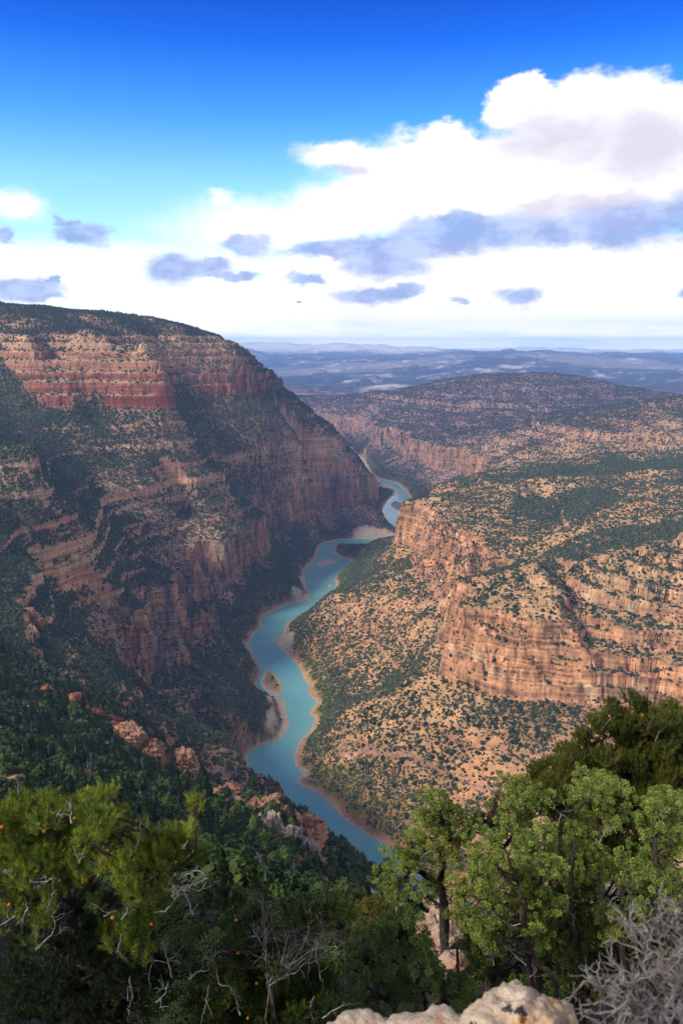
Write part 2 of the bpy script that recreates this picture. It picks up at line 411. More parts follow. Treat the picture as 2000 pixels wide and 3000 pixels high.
# drop near-duplicates, solve the smooth surface through the surveyed points (log-polar plan, distance kernel)
keep = []
for i in range(len(_c)):
    if all(np.hypot(*(_c[i] - _c[j])) > 0.004 for j in keep): keep.append(i)
PTS, _c = PTS[keep], _c[keep]
_n = len(_c)
_K = np.sqrt(((_c[:, None] - _c[None]) ** 2).sum(-1) + 1e-5)
_K += np.eye(_n) * -0.0005
_Am = np.zeros((_n + 3, _n + 3)); _Am[:_n, :_n] = _K; _Am[:_n, _n] = 1; _Am[:_n, _n + 1:] = _c
_Am[_n:, :_n] = _Am[:_n, _n:].T
GT0, GT1, GTD = -0.70, 0.70, 0.004
GL0, GL1, GLD = math.log(2.5), math.log(9000), 0.0075
_gt = GT0 + np.arange(int((GT1 - GT0) / GTD) + 2) * GTD
_gl = GL0 + np.arange(int((GL1 - GL0) / GLD) + 2) * GLD
def solve_grid(h):
    w = np.linalg.solve(_Am, np.concatenate([h, np.zeros(3)]))
    g = np.zeros((len(_gl), len(_gt)), np.float32)
    for i, l in enumerate(_gl):
        dd = np.sqrt((_gt[:, None] - _c[None, :, 0]) ** 2 + (l - _c[None, :, 1]) ** 2 + 1e-5)
        g[i] = dd @ w[:_n] + w[_n] + w[_n + 1] * _gt + w[_n + 2] * l
    return g
def boxblur(g, ry, rx):
    for ax, r in ((0, ry), (1, rx)):
        p = np.pad(g, [(r + 1, r) if i == ax else (0, 0) for i in (0, 1)], mode='edge')
        c = np.cumsum(p.astype(np.float64), ax)
        n = g.shape[ax]
        g = (np.take(c, np.arange(2 * r + 1, 2 * r + 1 + n), ax) - np.take(c, np.arange(n), ax)) / (2 * r + 1)
    return g.astype(np.float32)
def polar(G, x, y):
    t = np.clip(x / y, GT0, GT1 - 1e-4); l = np.clip(np.log(y), GL0, GL1 - 1e-4)
    fx = (t - GT0) / GTD; fy = (l - GL0) / GLD
    i = fx.astype(np.int32); j = fy.astype(np.int32); fx = fx - i; fy = fy - j
    return (G[j, i] * (1 - fx) + G[j, i + 1] * fx) * (1 - fy) + (G[j + 1, i] * (1 - fx) + G[j + 1, i + 1] * fx) * fy
# first pass: bare surface -> where it is hollow (ravines, filled with scree and trees) and which way it faces
_raw = solve_grid(PTS[:, 2])
_yg = np.exp(_gl)[:, None]
_hol = boxblur(_raw, 7, 13) - _raw
_hol = boxblur(_hol, 2, 3) / (0.05 * _yg)
_rs = boxblur(_raw, 4, 7)
_dzt = np.gradient(_rs, GTD, axis=1) / _yg
_dzl = (np.gradient(_rs, GLD, axis=0) - _gt[None] * np.gradient(_rs, GTD, axis=1)) / _yg
_fy = -_dzl / np.sqrt(1 + _dzt ** 2 + _dzl ** 2); _fx = -_dzt / np.sqrt(1 + _dzt ** 2 + _dzl ** 2)
def hollow(x, y): return polar(_hol, x, y)
def stepped(x, y):
    """east of the cleft the wall comes down in terraces"""
    return sst(x, 335, 400) * sst(y, 950, 1020) * (1 - sst(y, 1420, 1560))
def bedk(x, y):
    return (0.55 + 0.45 * sst(fbm(x / 330 + 5, y / 330, 3, 31), -0.75, 0.0)) * sst(y, 140, 420) * (1 - 0.6 * sst(hollow(x, y), 0.06, 0.22)) * (1 - .72 * stepped(x, y))
_k = bedk(PTS[:, 0], PTS[:, 1]); _zt = PTS[:, 2] - dip(PTS[:, 0], PTS[:, 1])
_lo = np.full(len(PTS), -760.0); _hi = np.full(len(PTS), 400.0)
for _ in range(40):
    _mid = (_lo + _hi) / 2
    _up = (1 - _k) * _mid + _k * b2z(_mid) > _zt
    _hi = np.where(_up, _mid, _hi); _lo = np.where(_up, _lo, _mid)
_h = _mid
_base = solve_grid(_h)
# ribs stand out and ravines cut in a little more than the surveyed lines alone give
_rel = np.clip(boxblur(boxblur(_raw, 5, 9) - _raw, 1, 2), -45, 45)
_tg = _gt[None] * _yg
_base = _base - 1.1 * (1 - .9 * sst(_raw, -40, 30)) * _rel * sst(np.interp(_yg, _ryc, _rxc) - _tg, 60, 260) * sst(_yg, 600, 1000) * (1 - sst(_yg, 3300, 3800))
def base_h(x, y): return polar(_base, x, y)

def far_h(x, y):
    """open basin beyond the canyon, mesas and the long far ridges"""
    z = -610 + 260 * sst(y, 16000, 32000) + fbm(x / 2600, y / 2600, 6, 41) * 40
    m = fbm(x / 1500 + 3, y / 1700, 4, 55)
    z = z + 45 * sst(m, 0.05, 0.10) + 40 * sst(m, 0.25, 0.29)
    z = z + 70 * sst(fbm(x / 5200, y / 4300, 5, 63), 0.05, 0.30) * sst(y, 9000, 14000)
    hx = np.interp(x / y, [-.3, -.02, .10, .165, .22, .30, .38, .46, .6], [0, 0, 240, 440, 420, 390, 250, 60, 0])
    z = z + hx * .60 * sst(y, 11000, 19000) * (1 - .8 * sst(y, 21000, 28000)) * (1 + .10 * fbm(x / 3000, y / 3000, 4, 77))
    rx = np.interp(x / y, [-.3, -.16, -.14, -.085, -.06, -.03, 0, .02, .04, .06, .1], [300, 380, 640, 720, 620, 560, 610, 480, 440, 330, 100])
    return z + (rx * .5) * sst(y, 27000, 31000) * (1 + .12 * ridged(x / 2600, y / 2600, 5, 81))

def height(x, y):
    s = river_sd(x, y)
    bh = base_h(x, y)
    d = dip(x, y)
    amp = sst(s, 4, 120) * np.clip(y / 900, 0.02, 1.0)
    wx = fbm(x / 260, y / 260, 3, 3) * 40; wy = fbm(x / 260 + 9, y / 260, 3, 5) * 40
    n = ridged((x + wx) / 230, (y + wy) / 230, 4, 11) * 17
    n = n + ridged((x + wx) / 62, (y + wy) / 62, 4, 15, 0.55) * 9 + fbm(x / 14, y / 14, 3, 21) * 3.0
    big = 1 + 0.8 * sst(y, 3200, 5200)
    rgt = sst(x - np.interp(y, _ryc, _rxc), 60, 180) * (1 - sst(y, 2300, 2800))
    qx, qy, _ = at_z(1315, 1465, -440)
    calm = 1 - .85 * np.exp(-(((x - qx) / 75) ** 2 + ((y - qy) / 95) ** 2))
    bh = bh + n * amp * big * (1 - .45 * rgt) * calm
    # beds weaken and strengthen along the walls
    k = bedk(x, y)
    z = (1 - k) * bh + k * b2z(bh + fbm(x / 90, y / 90, 3, 35) * 3 * amp) + d
    # fine ledges of uneven height
    q = 11.0
    zq = z + 4.5 * np.sin(z * 0.13) + 3 * np.sin(z * .071 + 2)
    led = (np.floor(zq / q) + sst(zq / q - np.floor(zq / q), 0.35, 0.65)) * q - (zq - z)
    z = z + (led - z) * (.5 + .3 * rgt) * sst(amp, .3, .9) * sst(fbm(x / 70, y / 70, 3, 37), -.25, .25) * sst(z - d, -625, -595)
    st_ = stepped(x, y); q2 = 25.0
    zq = z + 10 * fbm(x / 160, y / 160, 3, 39) + .10 * (x - 400) + 5 * np.sin(z * .05)
    led = (np.floor(zq / q2) + sst(zq / q2 - np.floor(zq / q2), 0.40, 0.66)) * q2 - (zq - z)
    z = z + (led - z) * .85 * st_ * amp
    z = z + fbm(x / 7.0, y / 7.0, 3, 25) * 1.1 * amp
    # river bed, banks and bars
    bank = RIVER_Z + 0.15 + np.clip(s, 0, 400) * 0.09
    z = np.maximum(z, bank + fbm(x / 25, y / 25, 3, 27) * np.clip(s * .03, 0, 1.2))
    z = np.where(s < 30, bank + (z - bank) * sst(s, 3, 30), z)
    z = np.where(s < 0, RIVER_Z + np.maximum(s * 0.12, -4), z)
    nb_ = sst(y, 9, 26)
    z = z * nb_ + (-1.3 - 0.90 * y + fbm(x / 3, y / 3, 4, 29) * .35) * (1 - nb_)
    f = sst(y, 6200, 8200)
    return np.where(f > 0, z * (1 - f) + far_h(x, y) * f, z)

# ------------------------------------------------------------------ adaptive fan of rows and columns
NC, NR = (1100, 1700)
tcol = np.concatenate([np.linspace(-0.62, -0.47, int(NC * .05), endpoint=False), np.linspace(-0.47, 0.47, int(NC * .9), endpoint=False), np.linspace(0.47, 0.62, NC - int(NC * .95))])
Y0, Y1 = 3.0, 36000.0
ll = np.linspace(math.log(Y0), math.log(Y1), 5200)
ts = np.linspace(-0.62, 0.62, 180)
yy = np.exp(ll)[:, None] * np.ones((1, len(ts))); xx = yy * ts[None]
zz = height(xx, yy)
ang = zz / yy
da = np.diff(ang, axis=0)
vis = np.maximum.accumulate(ang, axis=0)[1:] - ang[1:] < 0.02
wgt = (np.where(da > 0, da, -da * 0.25) + 0.0009 * (1 + 0 * da)) * np.where(vis, 1.0, 0.12) + 2e-5
cum = np.concatenate([np.zeros((1, len(ts))), np.cumsum(wgt, 0)], 0); cum /= cum[-1:]
q = np.linspace(0, 1, NR)
rows = np.stack([np.interp(q, cum[:, i], ll) for i in range(len(ts))], 1)
ker = np.hanning(11)[1:-1]; ker /= ker.sum()
rp = np.pad(rows, ((0, 0), (4, 4)), mode='edge')
rows = sum(ker[k] * rp[:, k:k + len(ts)] for k in range(9))
fi = np.clip((tcol - ts[0]) / (ts[1] - ts[0]), 0, len(ts) - 1.001); i0 = fi.astype(int); ff = fi - i0
L = rows[:, i0] * (1 - ff) + rows[:, i0 + 1] * ff
GY = np.exp(L); GX = GY * tcol[None]
GZ = height(GX, GY)
print("terrain grid", GZ.shape, len(PTS))

def grid_normals(X, Y, Z):
    P = np.stack([X, Y, Z], -1)
    du = np.empty_like(P); dv = np.empty_like(P)
    du[:, 1:-1] = P[:, 2:] - P[:, :-2]; du[:, 0] = P[:, 1] - P[:, 0]; du[:, -1] = P[:, -1] - P[:, -2]
    dv[1:-1] = P[2:] - P[:-2]; dv[0] = P[1] - P[0]; dv[-1] = P[-1] - P[-2]
    N = np.cross(du, dv); N /= np.linalg.norm(N, axis=-1, keepdims=True) + 1e-9
    return N
GN = grid_normals(GX, GY, GZ)
GSD = river_sd(GX, GY)
# roughen the cliff faces sideways
steep = sst(1 - GN[..., 2], 0.25, 0.6) * sst(GSD, 2, 25) * sst(GY, 200, 600) * (GY < 7000)
hn = (fbm(GX / 17 + GZ / 60, GZ / 34 + GY / 17, 4, 91) * 2.2 + (ridged((GX + GY) / 34, (GX - GY) / 34 + GZ / 190, 4, 95, .6) * 5.5) - 5.0 * sst(ridged((GX + GY) / 75, GZ / 260, 2, 97), .38, .5)) * steep
GX2 = GX + GN[..., 0] * hn; GY2 = GY + GN[..., 1] * hn; GZ2 = GZ
GN = grid_normals(GX2, GY2, GZ2)

# ------------------------------------------------------------------ mesh helpers
def new_obj(name, verts, faces_flat, loop_starts, mats=(), parent=None, smooth=False, colors=None, link=True):
    me = bpy.data.meshes.new(name)
    verts = np.asarray(verts, np.float32).reshape(-1, 3)
    ff = np.asarray(faces_flat, np.int32).ravel(); ls = np.asarray(loop_starts, np.int32).ravel()
    me.vertices.add(len(verts)); me.vertices.foreach_set('co', verts.ravel())
    me.loops.add(len(ff)); me.loops.foreach_set('vertex_index', ff)
    me.polygons.add(len(ls)); me.polygons.foreach_set('loop_start', ls)
    if smooth: me.polygons.foreach_set('use_smooth', np.ones(len(ls), bool))
    for mt in mats: me.materials.append(mt)
    if colors is not None:
        for nm, c in colors.items():
            c = np.asarray(c, np.float32)
            if c.shape[-1] == 3: c = np.concatenate([c, np.ones(c.shape[:-1] + (1,), np.float32)], -1)
            at = me.attributes.new(nm, 'FLOAT_COLOR', 'POINT'); at.data.foreach_set('color', c.reshape(-1, 4).ravel())
    me.update(calc_edges=True)
    ob = bpy.data.objects.new(name, me)
    if link: scene.collection.objects.link(ob)
    if parent is not None: ob.parent = parent
    return ob
def tag(o, label=None, cat=None, group=None, kind=None):
    if label: o['label'] = label
    if cat: o['category'] = cat
    if group: o['group'] = group
    if kind: o['kind'] = kind
    return o
def mat(name, build, disp=False):
    m = bpy.data.materials.new(name); m.use_nodes = True
    t = m.node_tree; t.nodes.clear(); nb = NB(t)
    out = nb.new('ShaderNodeOutputMaterial'); s = build(nb); t.links.new(s, out.inputs[0])
    return m
def principled(nb, color, rough=0.9, normal=None, spec=0.2):
    p = nb.new('ShaderNodeBsdfPrincipled')
    nb.put(p.inputs['Base Color'], color); nb.put(p.inputs['Roughness'], rough)
    p.inputs['Specular IOR Level'].default_value = spec
    if normal is not None: nb.put(p.inputs['Normal'], normal)
    return p.outputs[0]
def bump(nb, h, strength=0.5, dist=1.0):
    n = nb.new('ShaderNodeBump'); n.inputs['Strength'].default_value = strength; n.inputs['Distance'].default_value = dist
    nb.put(n.inputs['Height'], h); return n.outputs[0]

# ------------------------------------------------------------------ what the ground is made of
def lin(r, g, bb):
    f = lambda c: (c / 255 / 12.92) if c <= 10 else ((c / 255 + .055) / 1.055) ** 2.4
    return np.array([f(r), f(g), f(bb)], np.float32)
nz = GN[..., 2]
strat = GZ2 - dip(GX2, GY2) + fbm(GX2 / 120, GY2 / 120, 3, 101) * 7
slope = 1 - nz
right = sst(GX2 - np.interp(GY2, _ryc, _rxc), -30, 30)
rock = sst(slope + fbm(GX2 / 18, GY2 / 18 + GZ2 / 30, 3, 103) * 0.08, 0.34, 0.50)
hard = np.interp(strat + fbm(GX2 / 25, GY2 / 25, 3, 102) * 2.5, np.array([[q[0] + .6, q[1] - .6] for q in BEDS]).ravel(), np.array([[sst(q[2], 1.2, 3.0)] * 2 for q in BEDS]).ravel())
hard = np.where(GY2 > 3500, .5, hard)
rock = np.maximum(sst(slope + fbm(GX2 / 18, GY2 / 18 + GZ2 / 30, 3, 103) * 0.10, 0.14, 0.27) * sst(hard, .3, .8), sst(slope + fbm(GX2 / 18, GY2 / 18 + GZ2 / 30, 3, 103) * 0.08, 0.58, 0.74))
rock = rock * sst(GSD, 1, 12)
nearR = right * (1 - sst(GY2, 2600, 4200))
vn = fbm(GX2 / 130, GY2 / 130, 4, 131)
gul = np.zeros_like(GZ2)
hol = hollow(GX2, GY2)
facey, facex = polar(_fy, GX2, GY2), polar(_fx, GX2, GY2)
shade_side = sst(facey * 0.95 + facex * 0.25 + 0.25 * vn, -0.30, 0.28)       # slopes turned away from the southern sun keep their trees
def patch(u, v, z, rx, ry, rot=0.0):
    px, py, _ = at_z(u, v, z)
    c, s_ = math.cos(rot), math.sin(rot)
    dx, dy = GX2 - px, GY2 - py
    a_, b_ = (dx * c + dy * s_) / rx, (-dx * s_ + dy * c) / ry
    return 1 - sst(np.sqrt(a_ * a_ + b_ * b_) + .35 * fbm(GX2 / 70, GY2 / 70, 3, 133), .75, 1.1)
bars = np.maximum.reduce([patch(652, 1485, -699, 26, 80), patch(642, 1668, -699, 30, 110), patch(636, 1620, -699, 26, 40), patch(692, 1372, -699, 34, 44), patch(700, 1335, -699, 22, 60), patch(860, 1232, -699, 110, 60), patch(893, 1118, -699, 70, 90), patch(918, 1160, -699, 40, 80),
                          patch(745, 1292, -699, 45, 60), patch(756, 1346, -699, 16, 30)])
isle = patch(622, 1565, -699, 30, 75)
vegL = 0.08 + 0.72 * shade_side + 0.5 * sst(hol, .02, .14) + 0.75 * vn + .35 * fbm(GX2 / 30, GY2 / 30, 3, 151)
vegL = vegL + 0.35 * (1 - hard) * sst(strat, -560, -480) + 0.35 * sst(strat, -365, -330) * (1 - sst(strat, -190, -165)) + 0.22 * sst(strat, 5, 40) + 0.05 * (1 - sst(GY2, 500, 900))
vn2 = fbm(GX2 / 26, GY2 / 26, 3, 141)
olive = (sst(fbm(GX2 / 55, GY2 / 55, 4, 143), -.15, .3) * .42 * nearR)[..., None]
vegR = 0.40 + 0.50 * vn + .55 * vn2 + 0.5 * sst(hol, .05, .16)
hi = sst(strat, -215, -185) * (1 - nearR)
rock = rock * (1 - .92 * hi * sst(hol, .02, .10))
veg_hi = hi * sst(hol, .02, .10)
rock = np.where(slope > .62, rock, rock * (1 - .6 * sst(hol, .05, .16) * (1 - nearR)))
# bed colours by elevation in the section
zc = np.array([-720, -690, -660, -612, -596, -560, -530, -500, -488, -470, -450, -430, -400, -382, -366, -330, -300, -262, -200, -170, -140, -110, -88, -60, -30, 0, 25, 60, 200])
cc = np.array([(150, 118, 98), (156, 122, 98), (156, 118, 94), (158, 116, 86), (170, 122, 86), (152, 116, 92), (178, 128, 88), (160, 124, 98), (182, 142, 104), (176, 128, 92), (188, 146, 106), (172, 120, 88), (188, 148, 108),
               (180, 132, 98), (190, 150, 112), (170, 120, 92), (178, 140, 108), (172, 138, 112), (150, 112, 90), (138, 74, 55), (126, 64, 47), (150, 94, 70), (132, 72, 53), (164, 118, 88), (150, 98, 72), (190, 146, 108), (186, 146, 108), (150, 128, 104), (140, 126, 104)], float)
cl = np.stack([lin(*c) for c in cc])
rockc = np.stack([np.interp(strat, zc, cl[:, i]) for i in range(3)], -1)
thin = np.sin(strat * 0.9 + fbm(GX2 / 60, GY2 / 60, 2, 105) * 3) * .5 + np.sin(strat * 0.37 + 1.3) * .5
greyw = sst(fbm((GX2 + GY2) / 60, strat / 90, 3, 104), -.05, .25) * (1 - sst(strat, -500, -480)) * sst(strat, -640, -610)
rockc = rockc + (lin(122, 108, 100) - rockc) * (.8 * greyw)[..., None]
rockc *= (1 + 0.24 * thin)[..., None]
# right wall is the warmer, paler sandstone
warm = np.stack([np.interp(strat, [-700, -612, -560, -500, -470, -400, -300], [lin(*c)[i] for c in [(182, 136, 110), (188, 138, 100), (194, 140, 96), (184, 134, 96), (202, 160, 116), (206, 156, 112), (206, 150, 108)]]) for i in range(3)], -1)
warm *= (1 + 0.15 * thin)[..., None]
pv_ = fbm((GX2 + GY2) / 48, strat / 55, 4, 145); pv2 = sst(fbm((GX2 + GY2) / 22, strat / 130, 4, 147), .08, .34)
warm = warm * (1 + .30 * pv_)[..., None]
warm = warm + (lin(140, 112, 92) - warm) * (.65 * pv2)[..., None]
warm = warm + (lin(224, 190, 146) - warm) * (.55 * sst(fbm((GX2 + GY2) / 17, strat / 90, 3, 149), .26, .44))[..., None]
rockc = rockc * (1 - nearR[..., None]) + warm * nearR[..., None]
soilL = lin(166, 134, 104); soilR = lin(190, 148, 102); soilF = lin(142, 114, 108)  # far soil is tinted dark purple for the cloud shadow on the dome
red = sst(fbm(GX2 / 300, GY2 / 300, 3, 107), 0.05, 0.35)[..., None]
soil = soilL + (soilR - soilL) * nearR[..., None]
soil = soil * (1 - red * .4) + lin(196, 130, 92) * red * .4 * (0.45 + .55 * nearR[..., None])
soil = soil * (1 - olive) + lin(132, 116, 76) * olive
ff_ = sst(GY2, 3300, 4500)[..., None]
soil = soil * (1 - ff_) + soilF * ff_
pale = sst(fbm(GX2 / 40, GY2 / 40, 4, 109), 0.12, 0.4)[..., None]
soil = soil * (1 + .22 * pale) * (1 + .25 * fbm(GX2 / 9, GY2 / 9, 3, 111)[..., None])
col = soil + (rockc - soil) * rock[..., None]
# sand and cobbles by the water, green fringe behind it
sandm = (1 - sst(GSD, 2.5, np.clip(3 + 17 * fbm(GX2 / 110, GY2 / 110, 3, 113), 2.6, 15))) * (GY2 < 6500)
green = sst(GSD, 6, 12) * (1 - sst(GSD, 22, 44 + 20 * fbm(GX2 / 110, GY2 / 110, 2, 115))) * (1 - rock) * (GY2 < 6500)
green = green * sst(fbm(GX2 / 50, GY2 / 50, 3, 117), -0.3, 0.2)
col = col * (1 - green[..., None] * .75) + lin(98, 96, 44) * green[..., None] * .75
sandm = np.maximum(sandm, bars * (rock < .5))
col = col * (1 - sandm[..., None]) + lin(184, 166, 138) * (1 + .2 * fbm(GX2 / 6, GY2 / 6, 2, 119)[..., None]) * sandm[..., None]
# basin: sage and juniper flats, darkened as under cloud shadow, with bare pale ground
fm = sst(GY2, 6200, 8200)
fb1 = fbm(GX2 / 1500, GY2 / 800, 6, 121, .6); fb2 = fbm(GX2 / 260, GY2 / 330, 4, 125, .6)
fcol = lin(46, 54, 58) + (lin(196, 180, 164) - lin(46, 54, 58)) * sst(.6 * fb1 + .45 * fb2 + .55 * fbm(GX2 / 800, GY2 / 420, 5, 123, .62), 0.02, 0.50)[..., None]
fcol = fcol + (lin(170, 96, 72) - fcol) * (sst(GN[..., 2], 0.985, 0.93) * (1 - sst(GY2, 12000, 22000)))[..., None] * 0
sl = sst(1 - GN[..., 2], 0.004, 0.05)
fcol = fcol + (lin(128, 78, 64) - fcol) * (.8 * sl * (1 - sst(GY2, 8500, 12000)))[..., None]
lit = sst(fbm(GX2 / 5200 + 4.2, GY2 / 5200, 3, 127), 0.02, .3) * sst(GY2, 15000, 17000) * (1 - sst(GY2, 24000, 27000))
fcol = fcol + (lin(226, 204, 170) - fcol) * lit[..., None] * .25  # patches of sunlight on the basin, painted as paler ground
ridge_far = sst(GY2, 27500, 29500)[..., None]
fcol = fcol * (1 - ridge_far) + lin(250, 236, 214) * ridge_far  # sunlight on the far ridge put into its near-white colour
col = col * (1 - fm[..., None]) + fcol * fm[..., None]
# vegetation density 0..1
vegF = 0.62 + 0.5 * vn
veg = vegL * (1 - nearR) + vegR * nearR
veg = veg + (vegF - veg) * sst(GY2, 3300, 4200) 
darkp = np.maximum.reduce([patch(1290, 1150, -385, 150, 130), patch(1250, 1100, -385, 240, 45), patch(1480, 1075, -355, 330, 110), patch(1430, 1240, -375, 230, 60, .05), patch(1540, 1215, -345, 170, 55, .05), patch(1200, 1300, -420, 120, 35, .2)])
veg = np.maximum(veg, darkp * 1.25)
veg = veg + .5 * (1 - sst(GSD, 40, 130)) * (1 - nearR * .2)
veg = veg + veg_hi
veg = veg * np.where((GY2 < 900) & (nearR < .5), .25 + .75 * sst(fbm(GX2 / 42, GY2 / 42, 4, 135), -.38, -.02), 1)
veg = veg * (1 - bars) * (1 - .8 * isle)
veg = np.clip(veg, 0, 1.3) * (1 - rock) * sst(GSD, 8, 20)
veg = np.where(GY2 > 7500, 0, veg)
# low scrub and needles darken the ground between the trees
under = np.clip(veg - .35, 0, 1)[..., None] * .75
scrub = lin(62, 66, 46) * (1 + .5 * fbm(GX2 / 5, GY2 / 5, 3, 137)[..., None])
col = np.where(GY2[..., None] < 7500, col * (1 - under) + scrub * under, col)
nearg = (1 - sst(GY2, 60, 140))[..., None]
col = col * (1 - nearg) + lin(44, 38, 29) * (1 + .4 * fbm(GX2 / .8, GY2 / .8, 4, 139)[..., None]) * nearg  # dark litter, deepened further for the shade under the ledge plants
col = np.clip(col, 0.01, 0.85)

def build_ground(nb):
    geo = nb.new('ShaderNodeNewGeometry').outputs['Position']
    at = nb.new('ShaderNodeAttribute'); at.attribute_name = 'ground_color'
    rk = nb.new('ShaderNodeAttribute'); rk.attribute_name = 'rock_mask'
    rs = nb.new('ShaderNodeSeparateColor'); nb.put(rs.inputs[0], rk.outputs[0])
    streak = nb.noise(nb.vm('MULTIPLY', geo, (0.055, 0.055, 0.006)), 1.0, 6.0, 0.62)
    beds = nb.noise(nb.vm('MULTIPLY', geo, (0.006, 0.006, 0.22)), 1.0, 5.0, 0.6)
    fine = nb.noise(nb.vm('MULTIPLY', geo, (1, 1, 1)), 0.16, 5.0, 0.65)
    stk = nb.m('MULTIPLY', nb.m('SUBTRACT', nb.sstep(streak, 0.36, 0.62, 0.50, 1.16), 1.0), rs.outputs[1])
    k = nb.m('ADD', nb.m('ADD', 1.0, stk), nb.sstep(beds, 0.35, 0.65, -0.30, 0.22))
    k = nb.m('ADD', 1.0, nb.m('MULTIPLY', nb.m('SUBTRACT', k, 1.0), rs.outputs[0]))
    k = nb.m('MULTIPLY', k, nb.sstep(fine, 0.30, 0.70, 0.80, 1.18))
    c = nb.vm('SCALE', at.outputs[0]); nb.put(c.node.inputs[3], k)
    h = nb.m('ADD', nb.m('MULTIPLY', fine, 2.0), nb.m('MULTIPLY', nb.m('ADD', nb.m('MULTIPLY', beds, 2.2), nb.m('MULTIPLY', streak, 3.0)), rs.outputs[0]))
    return principled(nb, c, 0.95, bump(nb, h, 0.9, 1.0), 0.1)
M_GROUND = mat("canyon_ground", build_ground)
nr, nc = GZ2.shape
idx = np.arange(nr * nc).reshape(nr, nc)
quads = np.stack([idx[:-1, :-1], idx[:-1, 1:], idx[1:, 1:], idx[1:, :-1]], -1).reshape(-1, 4)
ground = new_obj("terrain", np.stack([GX2, GY2, GZ2], -1), quads, np.arange(len(quads)) * 4, [M_GROUND], smooth=True,
                 colors={'ground_color': col, 'rock_mask': np.stack([rock * (GY2 < 7500), .25 + .75 * sst(strat, -640, -610) * (1 - sst(strat, -500, -480)), rock * 0], -1)})
tag(ground, kind='structure')

# ------------------------------------------------------------------ river
def build_water(nb):
    geo = nb.new('ShaderNodeNewGeometry').outputs['Position']
    sp_ = nb.new('ShaderNodeSeparateXYZ'); nb.put(sp_.inputs[0], geo)
    n1 = nb.noise(geo, 0.012, 4.0, 0.5)
    c = nb.mix(nb.sstep(n1, 0.35, 0.7), (0.16, 0.40, 0.355, 1), (0.19, 0.44, 0.39, 1))
    c = nb.mix(nb.sstep(nb.noise(geo, 0.02, 5.0, 0.6), 0.52, 0.76, 0, .4), c, (0.12, 0.32, 0.35, 1))
    sh = nb.new('ShaderNodeAttribute'); sh.attribute_name = 'shallow'
    sc_ = nb.new('ShaderNodeSeparateColor'); nb.put(sc_.inputs[0], sh.outputs[0])
    c = nb.mix(nb.m('MULTIPLY', sc_.outputs[0], nb.sstep(nb.noise(geo, 0.03, 4.0), .3, .6, .3, 1.0)), c, (0.20, 0.42, 0.34, 1))
    rip = nb.m('ADD', nb.noise(nb.vm('MULTIPLY', geo, (1, .6, 1)), 0.25, 4.0, 0.6), nb.m('MULTIPLY', nb.noise(geo, 0.05, 3.0), 2.0))
    p = nb.new('ShaderNodeBsdfPrincipled')
    nb.put(p.inputs['Base Color'], c)
    nb.put(p.inputs['Roughness'], nb.sstep(n1, 0.35, 0.6, 0.05, 0.14))
    p.inputs['IOR'].default_value = 1.33
    nb.put(p.inputs['Normal'], bump(nb, rip, 0.12, 1.0))
    return p.outputs[0]
M_WATER = mat("river_water", build_water)
_m = (_sdf < 14)
jj, ii = np.nonzero(_m[:-1, :-1] | _m[1:, :-1] | _m[:-1, 1:] | _m[1:, 1:])
vid = -np.ones(_sdf.shape, np.int64)
qd = np.stack([jj * _nx + ii, jj * _nx + ii + 1, (jj + 1) * _nx + ii + 1, (jj + 1) * _nx + ii], -1)
un, inv = np.unique(qd, return_inverse=True)
wv = np.stack([SX0 + (un % _nx) * SD, SY0 + (un // _nx) * SD, np.full(len(un), RIVER_Z)], -1)
river = new_obj("river", wv, inv.reshape(-1, 4), np.arange(len(qd)) * 4, [M_WATER], colors={'shallow': np.repeat((1 - sst(-_sdf.ravel()[un], 2, 20))[:, None], 3, 1)})
tag(river, kind='structure')

# ------------------------------------------------------------------ haze: even air from below the river to just above the viewer
HX, HY0, HY1, HZ0, HZ1 = 24000.0, -400.0, 37000.0, -1200.0, 260.0
hv = [(x, y, z) for z in (HZ0, HZ1) for y in (HY0, HY1) for x in (-HX, HX)]
hf = [0, 2, 3, 1, 4, 5, 7, 6, 0, 1, 5, 4, 2, 6, 7, 3, 0, 4, 6, 2, 1, 3, 7, 5]
HAZE_D = 4.2e-5
mh = bpy.data.materials.new("haze_air"); mh.use_nodes = True
mh.node_tree.nodes.clear(); nb = NB(mh.node_tree)
pv = nb.new('ShaderNodeVolumePrincipled'); pv.inputs['Color'].default_value = (0.36, 0.58, 1.0, 1); pv.inputs['Density'].default_value = HAZE_D
pv.inputs['Anisotropy'].default_value = 0.0
mo = nb.new('ShaderNodeOutputMaterial'); mh.node_tree.links.new(pv.outputs[0], mo.inputs[1])
haze = new_obj("haze", hv, hf, np.arange(6) * 4, [mh])
tag(haze, "pale blue air over the far basin", "haze", kind='stuff')

# ------------------------------------------------------------------ trees and scrub of the canyon
def build_leaf(nb):
    at = nb.new('ShaderNodeAttribute'); at.attribute_name = 'leaf_color'
    geo = nb.new('ShaderNodeNewGeometry').outputs['Position']
    n = nb.noise(geo, 0.9, 3.0, 0.6)
    c = nb.vm('SCALE', at.outputs[0]); nb.put(c.node.inputs[3], nb.sstep(n, 0.3, 0.7, 0.65, 1.35))
    return principled(nb, c, 0.8, None, 0.15)
M_LEAF = mat("hillside_leaf", build_leaf)
rs = np.random.RandomState(11)

